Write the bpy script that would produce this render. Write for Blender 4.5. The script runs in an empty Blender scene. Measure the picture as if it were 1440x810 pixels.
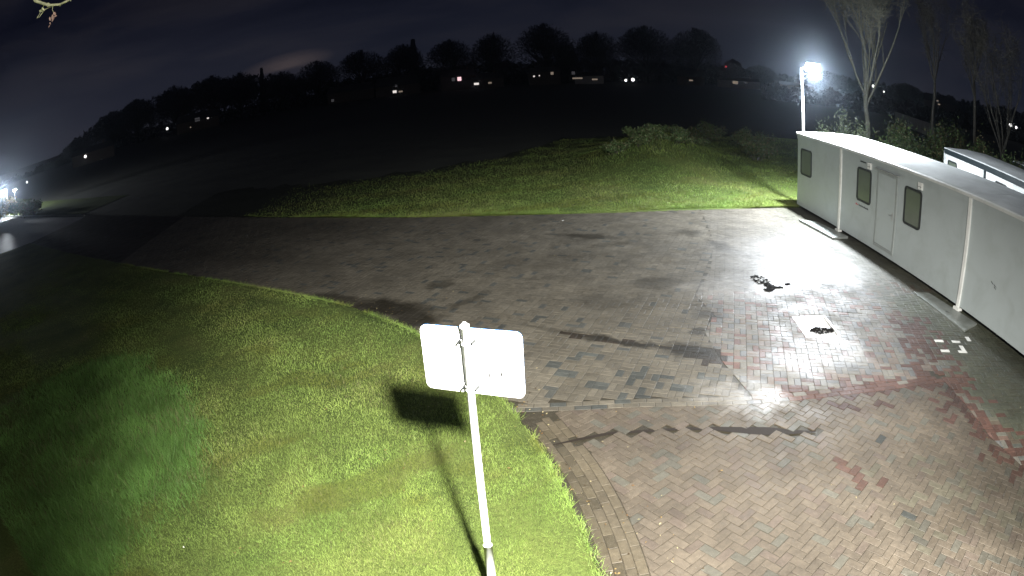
import bpy, math, random
import numpy as np
from mathutils import Vector, Matrix, Euler
R = math.radians
sc = bpy.context.scene
COL = sc.collection
random.seed(7)
rng = np.random.default_rng(7)

# ------------------------------------------------------------------ camera (wide security-camera lens)
CAM_H = 4.6826
PITCH, ROLL = 0.3431, -0.0583
FPX, K3 = 901.646, 0.1783            # lens: theta = r/f + k (r/f)^3, r in pixels of a 1440 px wide frame
cd = bpy.data.cameras.new('camera')
cam = bpy.data.objects.new('camera', cd)
COL.objects.link(cam)
cd.type = 'PANO'
MMPX = 36.0 / 1440
k1 = -1.0 / (FPX * MMPX)
k3 = -K3 / (FPX * MMPX) ** 3
cc = cd if hasattr(cd, 'panorama_type') else cd.cycles
cc.panorama_type = 'FISHEYE_LENS_POLYNOMIAL'
cc.fisheye_fov = R(180)
cc.fisheye_polynomial_k0 = 0.0
cc.fisheye_polynomial_k1 = k1
cc.fisheye_polynomial_k2 = 0.0
cc.fisheye_polynomial_k3 = k3
cc.fisheye_polynomial_k4 = 0.0
cd.sensor_width = 36.0
cd.sensor_height = 20.25
cd.clip_start = 0.05
cd.clip_end = 3000
cam.matrix_world = Matrix.Translation((0, 0, CAM_H)) @ Matrix.Rotation(math.pi / 2 - PITCH, 4, 'X') @ Matrix.Rotation(ROLL, 4, 'Z')
sc.camera = cam

# ------------------------------------------------------------------ colour management, sampling
sc.view_settings.view_transform = 'Standard'
sc.view_settings.look = 'None'
sc.view_settings.exposure = 0.0
sc.view_settings.gamma = 1.0
sc.render.engine = 'CYCLES'
sc.cycles.use_denoising = True
sc.cycles.max_bounces = 5
sc.cycles.diffuse_bounces = 2
sc.cycles.glossy_bounces = 3
sc.cycles.transmission_bounces = 3
sc.cycles.volume_bounces = 0
sc.cycles.sample_clamp_indirect = 4.0
sc.cycles.caustics_reflective = False
sc.cycles.caustics_refractive = False


# ------------------------------------------------------------------ node helper
class NT:
    def __init__(s, tree):
        s.t = tree

    def n(s, typ, inp=None, **kw):
        nd = s.t.nodes.new(typ)
        for k, v in kw.items():
            setattr(nd, k, v)
        for k, v in (inp or {}).items():
            if isinstance(v, bpy.types.NodeSocket):
                s.t.links.new(v, nd.inputs[k])
            else:
                nd.inputs[k].default_value = v
        return nd

    def math(s, op, a, b=0.0, c=None, clamp=False):
        i = {0: a, 1: b}
        if c is not None:
            i[2] = c
        return s.n('ShaderNodeMath', i, operation=op, use_clamp=clamp).outputs[0]

    def noise(s, vec, scale, detail=4.0, rough=0.55, dist=0.0):
        return s.n('ShaderNodeTexNoise', {'Vector': vec, 'Scale': scale, 'Detail': detail, 'Roughness': rough, 'Distortion': dist}).outputs['Fac']

    def ramp(s, fac, pts):
        r = s.n('ShaderNodeValToRGB', {'Fac': fac})
        e = r.color_ramp.elements
        while len(e) < len(pts):
            e.new(0.5)
        for el, (p, c) in zip(e, pts):
            el.position = p
            el.color = c if isinstance(c, (tuple, list)) else (c, c, c, 1)
        return r.outputs['Color']

    def mix(s, fac, a, b, blend='MIX'):
        m = s.n('ShaderNodeMix', data_type='RGBA', blend_type=blend)
        for idx, v in ((0, fac), (6, a), (7, b)):
            if isinstance(v, bpy.types.NodeSocket):
                s.t.links.new(v, m.inputs[idx])
            else:
                m.inputs[idx].default_value = v
        return m.outputs[2]

    def maprange(s, v, a, b, c, d):
        return s.n('ShaderNodeMapRange', {0: v, 1: a, 2: b, 3: c, 4: d}).outputs[0]


def rgba(c):
    return (c[0], c[1], c[2], 1.0)


# ------------------------------------------------------------------ night sky
world = bpy.data.worlds.new('World')
sc.world = world
world.use_nodes = True
wt = NT(world.node_tree)
world.node_tree.nodes.clear()
tc = wt.n('ShaderNodeTexCoord').outputs['Generated']
sp = wt.n('ShaderNodeSeparateXYZ', {0: tc})
mp = wt.n('ShaderNodeMapping', {'Vector': tc, 'Rotation': (R(8), R(-12), R(20)), 'Scale': (1.0, 1.0, 5.5)}).outputs[0]
cl = wt.noise(mp, 2.3, 5.0, 0.55, 0.6)
cl2 = wt.noise(mp, 5.5, 4.0, 0.5, 0.3)
clouds = wt.math('MULTIPLY_ADD', cl2, 0.35, cl)
sky = wt.ramp(clouds, [(0.42, (0.0018, 0.0022, 0.0066, 1)), (0.60, (0.0046, 0.0050, 0.0105, 1)), (0.86, (0.0115, 0.0108, 0.0155, 1))])
low = wt.maprange(sp.outputs['Z'], 0.0, 0.20, 1.0, 0.0)
left = wt.maprange(sp.outputs['X'], -0.9, -0.15, 1.0, 0.0)
town = wt.math('MULTIPLY', low, left)
sky = wt.mix(town, sky, (0.015, 0.0143, 0.0185, 1), 'ADD')
sky = wt.mix(wt.math('MULTIPLY', low, 0.85), sky, (0.010, 0.0120, 0.0175, 1), 'ADD')
pv_ = wt.n('ShaderNodeMapping', {'Vector': tc, 'Location': (math.sin(R(-19.5)), math.cos(R(-19.5)), 0.052), 'Rotation': (0, R(-6), R(19.5)), 'Scale': (0.085, 0.5, 0.022)}, vector_type='TEXTURE').outputs[0]
gl = wt.maprange(wt.n('ShaderNodeVectorMath', {0: pv_}, operation='LENGTH').outputs['Value'], 0.2, 1.0, 1.0, 0.0)
sky = wt.mix(wt.math('MULTIPLY', gl, wt.maprange(cl2, 0.35, 0.6, 0.2, 1.0)), sky, (0.045, 0.032, 0.026, 1), 'ADD')
bg = wt.n('ShaderNodeBackground', {'Color': sky, 'Strength': 1.0})
wo = wt.n('ShaderNodeOutputWorld')
world.node_tree.links.new(bg.outputs[0], wo.inputs['Surface'])


# ------------------------------------------------------------------ lights: the building's floodlight (behind the camera) and the lamps in view
def lamp_object(name, typ, loc, energy, color, size):
    l = bpy.data.lights.new(name, typ)
    l.energy = energy
    l.color = color
    l.shadow_soft_size = size
    o = bpy.data.objects.new(name, l)
    o.location = loc
    COL.objects.link(o)
    return o


FLOOD = Vector((1.3, -1.8, 6.7))
flood = lamp_object('floodlight_beam', 'SPOT', FLOOD, 33500, (1.0, 0.97, 0.90), 0.25)
flood.data.spot_size = R(89)
flood.data.spot_blend = 1.0
flood.rotation_euler = (Vector((1.8, 5.2, 0.0)) - FLOOD).to_track_quat('-Z', 'Y').to_euler()

lamp_object('floodlight_spill', 'POINT', FLOOD + Vector((0, -0.05, 0)), 1500, (1.0, 0.97, 0.90), 0.13)

YARD_LAMP = Vector((10.68, 19.10, 5.08))
yspot = lamp_object('yard_lamp_light', 'SPOT', YARD_LAMP - Vector((0, 0, 0.10)), 13500, (0.88, 0.94, 1.0), 0.12)
yspot.data.spot_size = R(160)
yspot.data.spot_blend = 1.0
yspot.rotation_euler = Vector((-0.05, -0.20, -1.0)).to_track_quat('-Z', 'Y').to_euler()
lamp_object('yard_lamp_spill', 'POINT', YARD_LAMP - Vector((0, 0, 0.11)), 2500, (0.84, 0.92, 1.0), 0.12)


# ------------------------------------------------------------------ tags
def tag(o, label=None, cat=None, group=None, kind=None):
    if label:
        o['label'] = label
    if cat:
        o['category'] = cat
    if group:
        o['group'] = group
    if kind:
        o['kind'] = kind
    return o


def empty(name, loc=(0, 0, 0), rz=0.0, **kw):
    o = bpy.data.objects.new(name, None)
    o.location = loc
    o.rotation_euler = (0, 0, rz)
    COL.objects.link(o)
    return tag(o, **kw)


class MB:
    """collects simple shapes into one mesh"""

    def __init__(s):
        s.v, s.f = [], []

    def add(s, vs, fs):
        b = len(s.v)
        s.v += [tuple(p) for p in vs]
        s.f += [tuple(i + b for i in f) for f in fs]
        return s

    def box(s, lo, hi, bev=0.0):
        (x0, y0, z0), (x1, y1, z1) = lo, hi
        vs = [(x0, y0, z0), (x1, y0, z0), (x1, y1, z0), (x0, y1, z0), (x0, y0, z1), (x1, y0, z1), (x1, y1, z1), (x0, y1, z1)]
        return s.add(vs, [(0, 3, 2, 1), (4, 5, 6, 7), (0, 1, 5, 4), (1, 2, 6, 5), (2, 3, 7, 6), (3, 0, 4, 7)])

    def tube(s, pts, rad, n=8, cap=True):
        pts = [Vector(p) for p in pts]
        rads = rad if isinstance(rad, (list, tuple)) else [rad] * len(pts)
        vs, fs = [], []
        ref = Vector((0, 0, 1))
        if abs((pts[-1] - pts[0]).normalized().z) > 0.95:
            ref = Vector((1, 0, 0))
        for i, p in enumerate(pts):
            d = (pts[min(i + 1, len(pts) - 1)] - pts[max(i - 1, 0)]).normalized()
            a = d.cross(ref)
            if a.length < 1e-4:
                a = Vector((1, 0, 0))
            a.normalize()
            b = d.cross(a)
            for k in range(n):
                t = 2 * math.pi * k / n
                vs.append(p + (a * math.cos(t) + b * math.sin(t)) * rads[i])
        for i in range(len(pts) - 1):
            for k in range(n):
                k2 = (k + 1) % n
                fs.append((i * n + k, i * n + k2, (i + 1) * n + k2, (i + 1) * n + k))
        if cap:
            fs.append(tuple(range(n)))
            fs.append(tuple(reversed([(len(pts) - 1) * n + k for k in range(n)])))
        return s.add(vs, fs)

    def prism(s, poly, z0, z1):
        n = len(poly)
        vs = [(x, y, z0) for x, y in poly] + [(x, y, z1) for x, y in poly]
        fs = [tuple(reversed(range(n))), tuple(range(n, 2 * n))]
        fs += [(i, (i + 1) % n, n + (i + 1) % n, n + i) for i in range(n)]
        return s.add(vs, fs)

    def vprism(s, poly, y0, y1):
        """outline in x,z pushed from y0 to y1"""
        n = len(poly)
        vs = [(x, y0, z) for x, z in poly] + [(x, y1, z) for x, z in poly]
        fs = [tuple(range(n)), tuple(reversed(range(n, 2 * n)))]
        fs += [(i, n + i, n + (i + 1) % n, (i + 1) % n) for i in range(n)]
        return s.add(vs, fs)

    def build(s, name, mat=None, parent=None, smooth=False, bevel=0.0, colors=None, **kw):
        me = bpy.data.meshes.new(name)
        me.from_pydata(s.v, [], s.f)
        if colors is not None:
            at = me.color_attributes.new('col', 'FLOAT_COLOR', 'POINT')
            at.data.foreach_set('color', np.asarray(colors, dtype=np.float32).ravel())
        o = bpy.data.objects.new(name, me)
        COL.objects.link(o)
        if mat:
            me.materials.append(mat)
        if smooth:
            me.polygons.foreach_set('use_smooth', [True] * len(me.polygons))
        if parent:
            o.parent = parent
        if bevel:
            m = o.modifiers.new('bevel', 'BEVEL')
            m.width = bevel
            m.segments = 2
            m.limit_method = 'ANGLE'
        me.update()
        return tag(o, **kw)


def fast_mesh(name, verts, faces_idx, loop_starts, loop_totals, mat, colors=None, parent=None, **kw):
    """numpy mesh; faces_idx flat"""
    me = bpy.data.meshes.new(name)
    me.vertices.add(len(verts))
    me.vertices.foreach_set('co', np.asarray(verts, dtype=np.float32).ravel())
    me.loops.add(len(faces_idx))
    me.loops.foreach_set('vertex_index', np.asarray(faces_idx, dtype=np.int32))
    me.polygons.add(len(loop_starts))
    me.polygons.foreach_set('loop_start', np.asarray(loop_starts, dtype=np.int32))
    me.polygons.foreach_set('loop_total', np.asarray(loop_totals, dtype=np.int32))
    if colors is not None:
        at = me.color_attributes.new('col', 'FLOAT_COLOR', 'POINT')
        at.data.foreach_set('color', np.asarray(colors, dtype=np.float32).ravel())
    me.polygons.foreach_set('use_smooth', np.zeros(len(loop_starts), dtype=bool))
    me.materials.append(mat)
    me.update(calc_edges=True)
    me.validate()
    o = bpy.data.objects.new(name, me)
    COL.objects.link(o)
    if parent:
        o.parent = parent
    return tag(o, **kw)


def tri_mesh(name, verts, mat, colors=None, parent=None, **kw):
    """verts (N,3,3): loose triangles"""
    n = len(verts)
    idx = np.arange(3 * n)
    return fast_mesh(name, verts.reshape(-1, 3), idx, np.arange(n) * 3, np.full(n, 3), mat, colors, parent, **kw)


# ------------------------------------------------------------------ materials
MAT = {}


def material(name):
    m = bpy.data.materials.new(name)
    m.use_nodes = True
    m.node_tree.nodes.clear()
    t = NT(m.node_tree)
    out = t.n('ShaderNodeOutputMaterial')
    MAT[name] = m
    return m, t, out


def simple(name, col, rough=0.5, metal=0.0, var=0.12, nscale=6.0, bump=0.0, bscale=40.0, dirt=None, spec=0.5, dirtscale=1.5):
    m, t, out = material(name)
    pos = t.n('ShaderNodeNewGeometry').outputs['Position']
    nz = t.noise(pos, nscale, 5.0, 0.6)
    c = t.mix(t.maprange(nz, 0.3, 0.7, 0.0, 1.0), rgba([x * (1 - var) for x in col]), rgba([min(1, x * (1 + var)) for x in col]))
    if dirt:
        dn = t.noise(pos, dirtscale, 6.0, 0.65, 0.5)
        c = t.mix(t.maprange(dn, 0.48, 0.75, 0.0, 0.85), c, rgba(dirt))
    rr = t.maprange(nz, 0.3, 0.7, max(0.02, rough - 0.08), min(1, rough + 0.08))
    b = t.n('ShaderNodeBsdfPrincipled', {'Base Color': c, 'Roughness': rr, 'Metallic': metal, 'Specular IOR Level': spec})
    if bump:
        bn = t.noise(pos, bscale, 4.0, 0.6)
        bp = t.n('ShaderNodeBump', {'Height': bn, 'Strength': bump, 'Distance': 0.01})
        t.t.links.new(bp.outputs[0], b.inputs['Normal'])
    t.t.links.new(b.outputs[0], out.inputs['Surface'])
    return m


def emitter(name, col, strength):
    m, t, out = material(name)
    e = t.n('ShaderNodeEmission', {'Color': rgba(col), 'Strength': strength})
    t.t.links.new(e.outputs[0], out.inputs['Surface'])
    return m


# marks on the paving: thin water film (smooth, with pale painted glare) and dirt / damp stains (darker), both from real places on the ground
FILM = [  # cx, cy, rx, ry, angle, strength
    (6.9, 14.2, 1.7, 1.8, 20, 0.78), (5.2, 12.4, 1.5, 0.8, 10, 1.0), (8.3, 12.8, 0.7, 1.2, -20, 0.5), (5.9, 9.0, 0.55, 0.95, -8, 0.9),
    (3.5, 7.45, 0.62, 0.40, 0, 1.0), (3.2, 7.95, 0.7, 0.45, 0, 0.7), (4.9, 8.6, 0.8, 0.8, 30, 0.45), (9.75, 9.9, 0.35, 1.25, 4, 0.6)]
STAIN = [
    (2.2, 16.95, 0.9, 0.28, -20, 0.75), (2.7, 16.1, 0.7, 0.22, 10, 0.4), (5.1, 16.9, 0.5, 0.35, -20, 0.6), (5.62, 15.4, 0.28, 0.75, 12, 0.7),
    (-1.6, 13.6, 0.4, 0.28, -10, 0.7), (-2.6, 12.30, 1.2, 0.42, -28, 1.0), (-3.9, 13.0, 1.0, 0.30, -30, 0.75), (-2.0, 11.6, 0.6, 0.55, -30, 0.95), (-1.0, 12.4, 0.6, 0.13, 50, 0.6),
    (3.1, 12.9, 0.6, 0.42, 0, 0.5), (1.9, 12.0, 0.8, 0.45, -20, 0.35), (2.95, 9.4, 0.62, 0.28, -32, 0.95), (1.9, 9.98, 1.1, 0.14, -30, 0.95),
    (0.9, 10.6, 0.9, 0.12, -32, 0.45), (3.75, 10.9, 0.35, 0.25, 0, 0.55), (3.35, 10.15, 0.18, 0.16, 0, 0.8),
    (6.3, 4.0, 1.3, 1.5, 30, 0.30), (8.8, 7.2, 1.6, 2.6, 10, 0.35), (9.9, 14.0, 0.45, 3.5, 1, 0.35),
    (-7.0, 20.3, 3.5, 1.5, -20, 0.35), (-9.0, 18.0, 3.5, 1.3, -30, 0.35), (0.9, 15.0, 1.8, 0.6, 15, 0.25)]


def marks(t, pos, lst):
    """soft ellipses on the ground broken up by noise"""
    nz = t.n('ShaderNodeTexNoise', {'Vector': pos, 'Scale': 2.2, 'Detail': 5.0, 'Roughness': 0.6})
    off = t.n('ShaderNodeVectorMath', {0: nz.outputs['Color'], 1: (0.5, 0.5, 0.5)}, operation='SUBTRACT').outputs[0]
    wp = t.n('ShaderNodeVectorMath', {0: off, 1: (0.75, 0.75, 0.0), 2: pos}, operation='MULTIPLY_ADD').outputs[0]
    acc = None
    for cx, cy, rx, ry, a, s in lst:
        m = t.n('ShaderNodeMapping', {'Vector': wp, 'Location': (cx, cy, 0), 'Rotation': (0, 0, R(a)), 'Scale': (rx, ry, 1000.0)}, vector_type='TEXTURE').outputs[0]
        d = t.n('ShaderNodeVectorMath', {0: m}, operation='LENGTH').outputs['Value']
        v = t.maprange(d, 0.55, 1.25, s, 0.0)
        acc = v if acc is None else t.math('MAXIMUM', acc, v)
    return acc


gm = bpy.data.node_groups.new('ground_marks', 'ShaderNodeTree')
gm.interface.new_socket('Film', in_out='OUTPUT', socket_type='NodeSocketFloat')
gm.interface.new_socket('Stain', in_out='OUTPUT', socket_type='NodeSocketFloat')
g_ = NT(gm)
gpos = g_.n('ShaderNodeNewGeometry').outputs['Position']
go = g_.n('NodeGroupOutput')
gm.links.new(marks(g_, gpos, FILM), go.inputs[0])
gm.links.new(marks(g_, gpos, STAIN), go.inputs[1])


def paving_material(name, source):
    m, t, out = material(name)
    pos = t.n('ShaderNodeNewGeometry').outputs['Position']
    if source == 'attr':
        c = t.n('ShaderNodeAttribute', attribute_name='col').outputs['Color']
    elif source == 'object':
        c = t.n('ShaderNodeObjectInfo').outputs['Color']
    else:
        c = t.mix(t.noise(pos, 9.0, 4.0), (0.018, 0.015, 0.010, 1), (0.040, 0.034, 0.022, 1))
    grp = t.n('ShaderNodeGroup')
    grp.node_tree = gm
    film, stain = grp.outputs[0], grp.outputs[1]
    brk = t.noise(pos, 1.6, 6.0, 0.7, 0.8)
    film = t.math('MULTIPLY', film, t.maprange(brk, 0.36, 0.60, 0.25, 1.0))
    big = t.noise(pos, 0.9, 5.0, 0.6, 0.4)
    mid = t.noise(pos, 14.0, 5.0, 0.65)
    fine = t.noise(pos, 130.0, 3.0, 0.7)
    c = t.mix(1.0, c, t.ramp(big, [(0.30, 0.70), (0.70, 1.14)]), 'MULTIPLY')
    c = t.mix(1.0, c, t.ramp(mid, [(0.28, 0.72), (0.72, 1.18)]), 'MULTIPLY')
    c = t.mix(t.maprange(fine, 0.60, 0.74, 0.0, 0.55), c, (0.36, 0.34, 0.29, 1))
    c = t.mix(t.maprange(fine, 0.26, 0.36, 0.6, 0.0), c, (0.03, 0.028, 0.022, 1))
    # tar-dark damp dirt
    c = t.mix(t.math('MULTIPLY', stain, 0.95), c, (0.011, 0.009, 0.005, 1))
    # pale tone painted into the film areas in place of the lamp's glare
    glare_nz = t.noise(pos, 3.0, 5.0, 0.6, 0.4)
    c = t.mix(t.math('MULTIPLY', film, t.maprange(glare_nz, 0.35, 0.65, 0.15, 0.6)), c, (0.30, 0.29, 0.27, 1))
    dampn = t.maprange(t.noise(pos, 1.7, 5.0, 0.62, 0.3), 0.35, 0.68, 0.48, 0.72)
    rough = t.math('ADD', dampn, t.maprange(mid, 0.3, 0.7, -0.06, 0.10))
    filmr = t.maprange(t.noise(pos, 5.0, 4.0, 0.6), 0.3, 0.7, 0.32, 0.44)
    rough = t.n('ShaderNodeMix', {0: film, 2: rough, 3: filmr}, data_type='FLOAT').outputs[0]
    bumpn = t.math('MULTIPLY_ADD', fine, 0.6, t.math('MULTIPLY', mid, 1.0))
    bst = t.n('ShaderNodeMix', {0: film, 2: 0.40, 3: 0.06}, data_type='FLOAT').outputs[0]
    bp = t.n('ShaderNodeBump', {'Height': bumpn, 'Strength': bst, 'Distance': 0.006})
    b = t.n('ShaderNodeBsdfPrincipled', {'Base Color': c, 'Roughness': rough, 'Specular IOR Level': t.n('ShaderNodeMix', {0: film, 2: 0.30, 3: 0.8}, data_type='FLOAT').outputs[0], 'Normal': bp.outputs[0]})
    t.t.links.new(b.outputs[0], out.inputs['Surface'])
    return m


M_BRICKS = paving_material('paver_concrete', 'attr')
M_BRICK = paving_material('paver_concrete_single', 'object')
M_JOINT = paving_material('joint_sand', 'plain')

M_SOIL = simple('field_soil', (0.016, 0.018, 0.010), 0.9, var=0.4, nscale=0.35, bump=0.6, bscale=3.0)
M_ASPHALT = simple('wet_asphalt', (0.20, 0.20, 0.21), 0.52, var=0.35, nscale=1.2, bump=0.4, bscale=20.0)
M_WHITE = simple('cabin_white', (0.40, 0.445, 0.45), 0.45, var=0.03, nscale=1.3, dirt=(0.34, 0.375, 0.37), bump=0.05, bscale=6.0)
M_WHITE2 = simple('cabin_trim_white', (0.78, 0.79, 0.77), 0.38, var=0.05, dirt=(0.55, 0.56, 0.52))
M_ROOF = simple('cabin_roof_sheet', (0.66, 0.68, 0.67), 0.36, var=0.10, nscale=1.4, dirt=(0.45, 0.47, 0.44), dirtscale=0.9)
M_DARKTRIM = simple('cabin_dark_trim', (0.022, 0.030, 0.034), 0.4, var=0.2)
M_RUBBER = simple('window_rubber', (0.018, 0.020, 0.020), 0.5)
M_UNDER = simple('steel_dark', (0.03, 0.032, 0.03), 0.6)
M_GREYMETAL = simple('galvanised', (0.42, 0.43, 0.43), 0.42, metal=0.4, var=0.15, nscale=20)
M_POLE = simple('pole_white_paint', (0.60, 0.61, 0.61), 0.45, var=0.08, nscale=15, dirt=(0.42, 0.43, 0.40), dirtscale=5)
M_SIGN = simple('sign_back_aluminium', (0.80, 0.81, 0.82), 0.45, var=0.03, nscale=6)
M_SIGNBLUE = simple('sign_blue_face', (0.03, 0.16, 0.42), 0.4)
M_BLACK = simple('black_print', (0.015, 0.015, 0.015), 0.6)
M_RED = simple('red_print', (0.50, 0.05, 0.05), 0.6)
M_CONC = simple('wet_concrete_slab', (0.20, 0.215, 0.205), 0.34, var=0.2, nscale=4, dirt=(0.08, 0.085, 0.07), bump=0.3, bscale=60)
M_CONC2 = simple('gully_concrete', (0.50, 0.50, 0.48), 0.4, var=0.2, nscale=8, bump=0.3)
M_BARK = simple('bark', (0.145, 0.140, 0.105), 0.9, var=0.35, nscale=5, bump=0.8, bscale=18)
M_BARKFAR = simple('bark_far', (0.008, 0.008, 0.009), 0.95, var=0.2, nscale=0.5)
M_BRANCH = simple('branch_bark', (0.78, 0.82, 0.48), 0.8, var=0.3, nscale=20, bump=0.6)
M_DRYLEAF = simple('dry_leaf', (0.62, 0.42, 0.34), 0.7, var=0.35, nscale=30)
M_WETLEAF = simple('wet_black_leaf', (0.008, 0.007, 0.006), 0.9, var=0.4, nscale=30, spec=0.08)
M_FARWALL = simple('far_brick_wall', (0.10, 0.075, 0.06), 0.9)
M_FARPALE = simple('far_pale_wall', (0.45, 0.42, 0.38), 0.9)
M_FARROOF = simple('far_roof', (0.03, 0.028, 0.028), 0.9)
M_LIT = emitter('lit_window', (1.0, 0.92, 0.86), 1.0)
M_LITWARM = emitter('lit_window_warm', (1.0, 0.80, 0.62), 0.22)
M_LITDIM = emitter('lit_window_dim', (0.85, 0.82, 0.9), 0.05)
M_LITPINK = emitter('lit_window_pink', (1.0, 0.62, 0.66), 1.4)
M_BULB = emitter('lamp_globe', (1.0, 0.98, 0.95), 3.0)
M_REDBULB = emitter('red_beacon', (1.0, 0.08, 0.10), 0.9)
M_LED = emitter('led_panel', (0.90, 0.95, 1.0), 260.0)
M_LEDFAR = emitter('far_led_panel', (0.90, 0.95, 1.0), 60.0)


def foliage_mat(name, rough=0.6, trans=0.25):
    m, t, out = material(name)
    c = t.n('ShaderNodeAttribute', attribute_name='col').outputs['Color']
    b = t.n('ShaderNodeBsdfPrincipled', {'Base Color': c, 'Roughness': rough, 'Specular IOR Level': 0.2})
    tr = t.n('ShaderNodeBsdfTranslucent', {'Color': c})
    mx = t.n('ShaderNodeMixShader', {0: trans, 1: b.outputs[0], 2: tr.outputs[0]})
    t.t.links.new(mx.outputs[0], out.inputs['Surface'])
    return m


M_GRASS = foliage_mat('grass_blades', 0.5)
M_LEAF = foliage_mat('shrub_leaves', 0.55)


def lawn_mat():
    m, t, out = material('lawn_ground')
    pos = t.n('ShaderNodeNewGeometry').outputs['Position']
    big = t.noise(pos, 0.6, 5.0, 0.6, 0.5)
    fine = t.noise(pos, 22.0, 5.0, 0.7)
    c = t.ramp(big, [(0.3, (0.045, 0.070, 0.016, 1)), (0.55, (0.080, 0.105, 0.025, 1)), (0.75, (0.115, 0.120, 0.038, 1))])
    c = t.mix(1.0, c, t.ramp(fine, [(0.3, 0.55), (0.7, 1.25)]), 'MULTIPLY')
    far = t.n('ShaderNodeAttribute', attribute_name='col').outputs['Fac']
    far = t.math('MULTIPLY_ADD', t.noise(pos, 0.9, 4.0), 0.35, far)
    c = t.mix(t.maprange(far, 0.50, 1.05, 0.0, 1.0), c, (0.016, 0.018, 0.010, 1))  # soil tone mixed in outward, also painting the fading of the light
    bp = t.n('ShaderNodeBump', {'Height': fine, 'Strength': 1.0, 'Distance': 0.03})
    b = t.n('ShaderNodeBsdfPrincipled', {'Base Color': c, 'Roughness': 0.85, 'Specular IOR Level': 0.2, 'Normal': bp.outputs[0]})
    t.t.links.new(b.outputs[0], out.inputs['Surface'])
    return m


M_LAWN = lawn_mat()


def water_mat(name, col, rough):
    m, t, out = material(name)
    pos = t.n('ShaderNodeNewGeometry').outputs['Position']
    n = t.noise(pos, 6.0, 3.0)
    bp = t.n('ShaderNodeBump', {'Height': n, 'Strength': 0.05, 'Distance': 0.01})
    b = t.n('ShaderNodeBsdfPrincipled', {'Base Color': rgba(col), 'Roughness': rough, 'IOR': 1.33, 'Specular IOR Level': 0.6, 'Normal': bp.outputs[0]})
    t.t.links.new(b.outputs[0], out.inputs['Surface'])
    return m


M_MUDWATER = water_mat('muddy_water', (0.012, 0.008, 0.005), 0.72)
M_GLAREWATER = water_mat('glare_water', (0.62, 0.62, 0.63), 0.36)  # whitish base colour paints in the lamp's reflection on the water


def glass_mat():
    m, t, out = material('cabin_window_pane')
    tcx = t.n('ShaderNodeTexCoord').outputs['Object']
    w = t.n('ShaderNodeTexWave', {'Vector': tcx, 'Scale': 6.0, 'Distortion': 0.1}, wave_type='BANDS', bands_direction='X').outputs['Fac']
    n = t.noise(tcx, 2.5, 3.0)
    c = t.mix(n, (0.10, 0.12, 0.095, 1), (0.16, 0.185, 0.145, 1))
    c = t.mix(t.math('MULTIPLY', w, 0.35), c, (0.10, 0.12, 0.09, 1))
    b = t.n('ShaderNodeBsdfPrincipled', {'Base Color': c, 'Roughness': 0.12, 'Specular IOR Level': 0.6})
    t.t.links.new(b.outputs[0], out.inputs['Surface'])
    return m


M_PANE = glass_mat()

# ================================================================== LARGE STRUCTURE
# ground sheet to the horizon
MB().add([(-900, -60, -0.05), (900, -60, -0.05), (900, 1500, -0.05), (-900, 1500, -0.05)], [(0, 1, 2, 3)]).build('ground', M_SOIL, kind='structure', label='dark ploughed field reaching to the tree line')

# outline points, metres: edge between lawn and paving, inner line of the kerb courses, far edge of the yard
EDGE = [(0.95, -3), (0.9, 0), (0.82, 2.5), (0.74, 4.0), (0.71, 4.5), (0.63, 5.15), (0.47, 5.94), (0.34, 6.6), (0.13, 7.34), (-0.24, 8.24), (-0.95, 9.6), (-1.86, 11.0),
        (-3.5, 12.55), (-5.5, 13.75), (-8.8, 15.5), (-12.4, 17.25), (-20, 21.3), (-28, 25.8)]
INNER = [(1.30, -3), (1.28, 0), (1.25, 3), (1.22, 4.3), (1.21, 4.7), (1.16, 5.2), (1.07, 5.85), (0.93, 6.5), (0.72, 7.15), (0.50, 7.76)]
FAR = [(10.2, 19.86), (9.95, 19.84), (6.6, 19.70), (3.31, 19.63), (0.3, 19.95), (-2.68, 20.51), (-5.6, 21.45), (-8.59, 22.67), (-14, 25.1), (-19.5, 28.04), (-27, 31.8)]
BAND = [(-0.15, 7.86), (1.74, 7.74), (3.45, 7.43), (5.26, 7.25), (7.35, 7.04)]
STAIR = [(3.42, 7.72), (3.40, 8.95), (3.45, 10.1), (3.88, 10.9), (3.82, 12.0), (4.7, 13.6), (5.6, 16.0), (6.4, 19.70)]
ARIGHT = [(7.35, 7.04), (7.25, 6.1), (7.10, 5.2), (7.2, 4.0), (7.5, 2.5), (7.6, -2)]


def resample(pl, step):
    pl = np.array(pl, float)
    d = np.r_[0, np.cumsum(np.hypot(*np.diff(pl, axis=0).T))]
    s = np.linspace(0, d[-1], max(2, int(d[-1] / step) + 1))
    return np.c_[np.interp(s, d, pl[:, 0]), np.interp(s, d, pl[:, 1])]


def smooth_line(pl, step, it=6):
    p = resample(pl, step)
    for _ in range(it):
        q = p.copy()
        q[1:-1] = 0.25 * p[:-2] + 0.5 * p[1:-1] + 0.25 * p[2:]
        p = q
    return p


def offset_line(p, d):
    """moves a line to its left by d"""
    t = np.gradient(p, axis=0)
    t /= np.linalg.norm(t, axis=1)[:, None]
    return p + np.c_[-t[:, 1], t[:, 0]] * d


EDGE_S = smooth_line(EDGE, 0.25)
INNER_S = smooth_line(INNER, 0.12)
FAR_S = smooth_line(FAR, 0.4, 3)
BAND_S = smooth_line(BAND, 0.12, 4)

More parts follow.
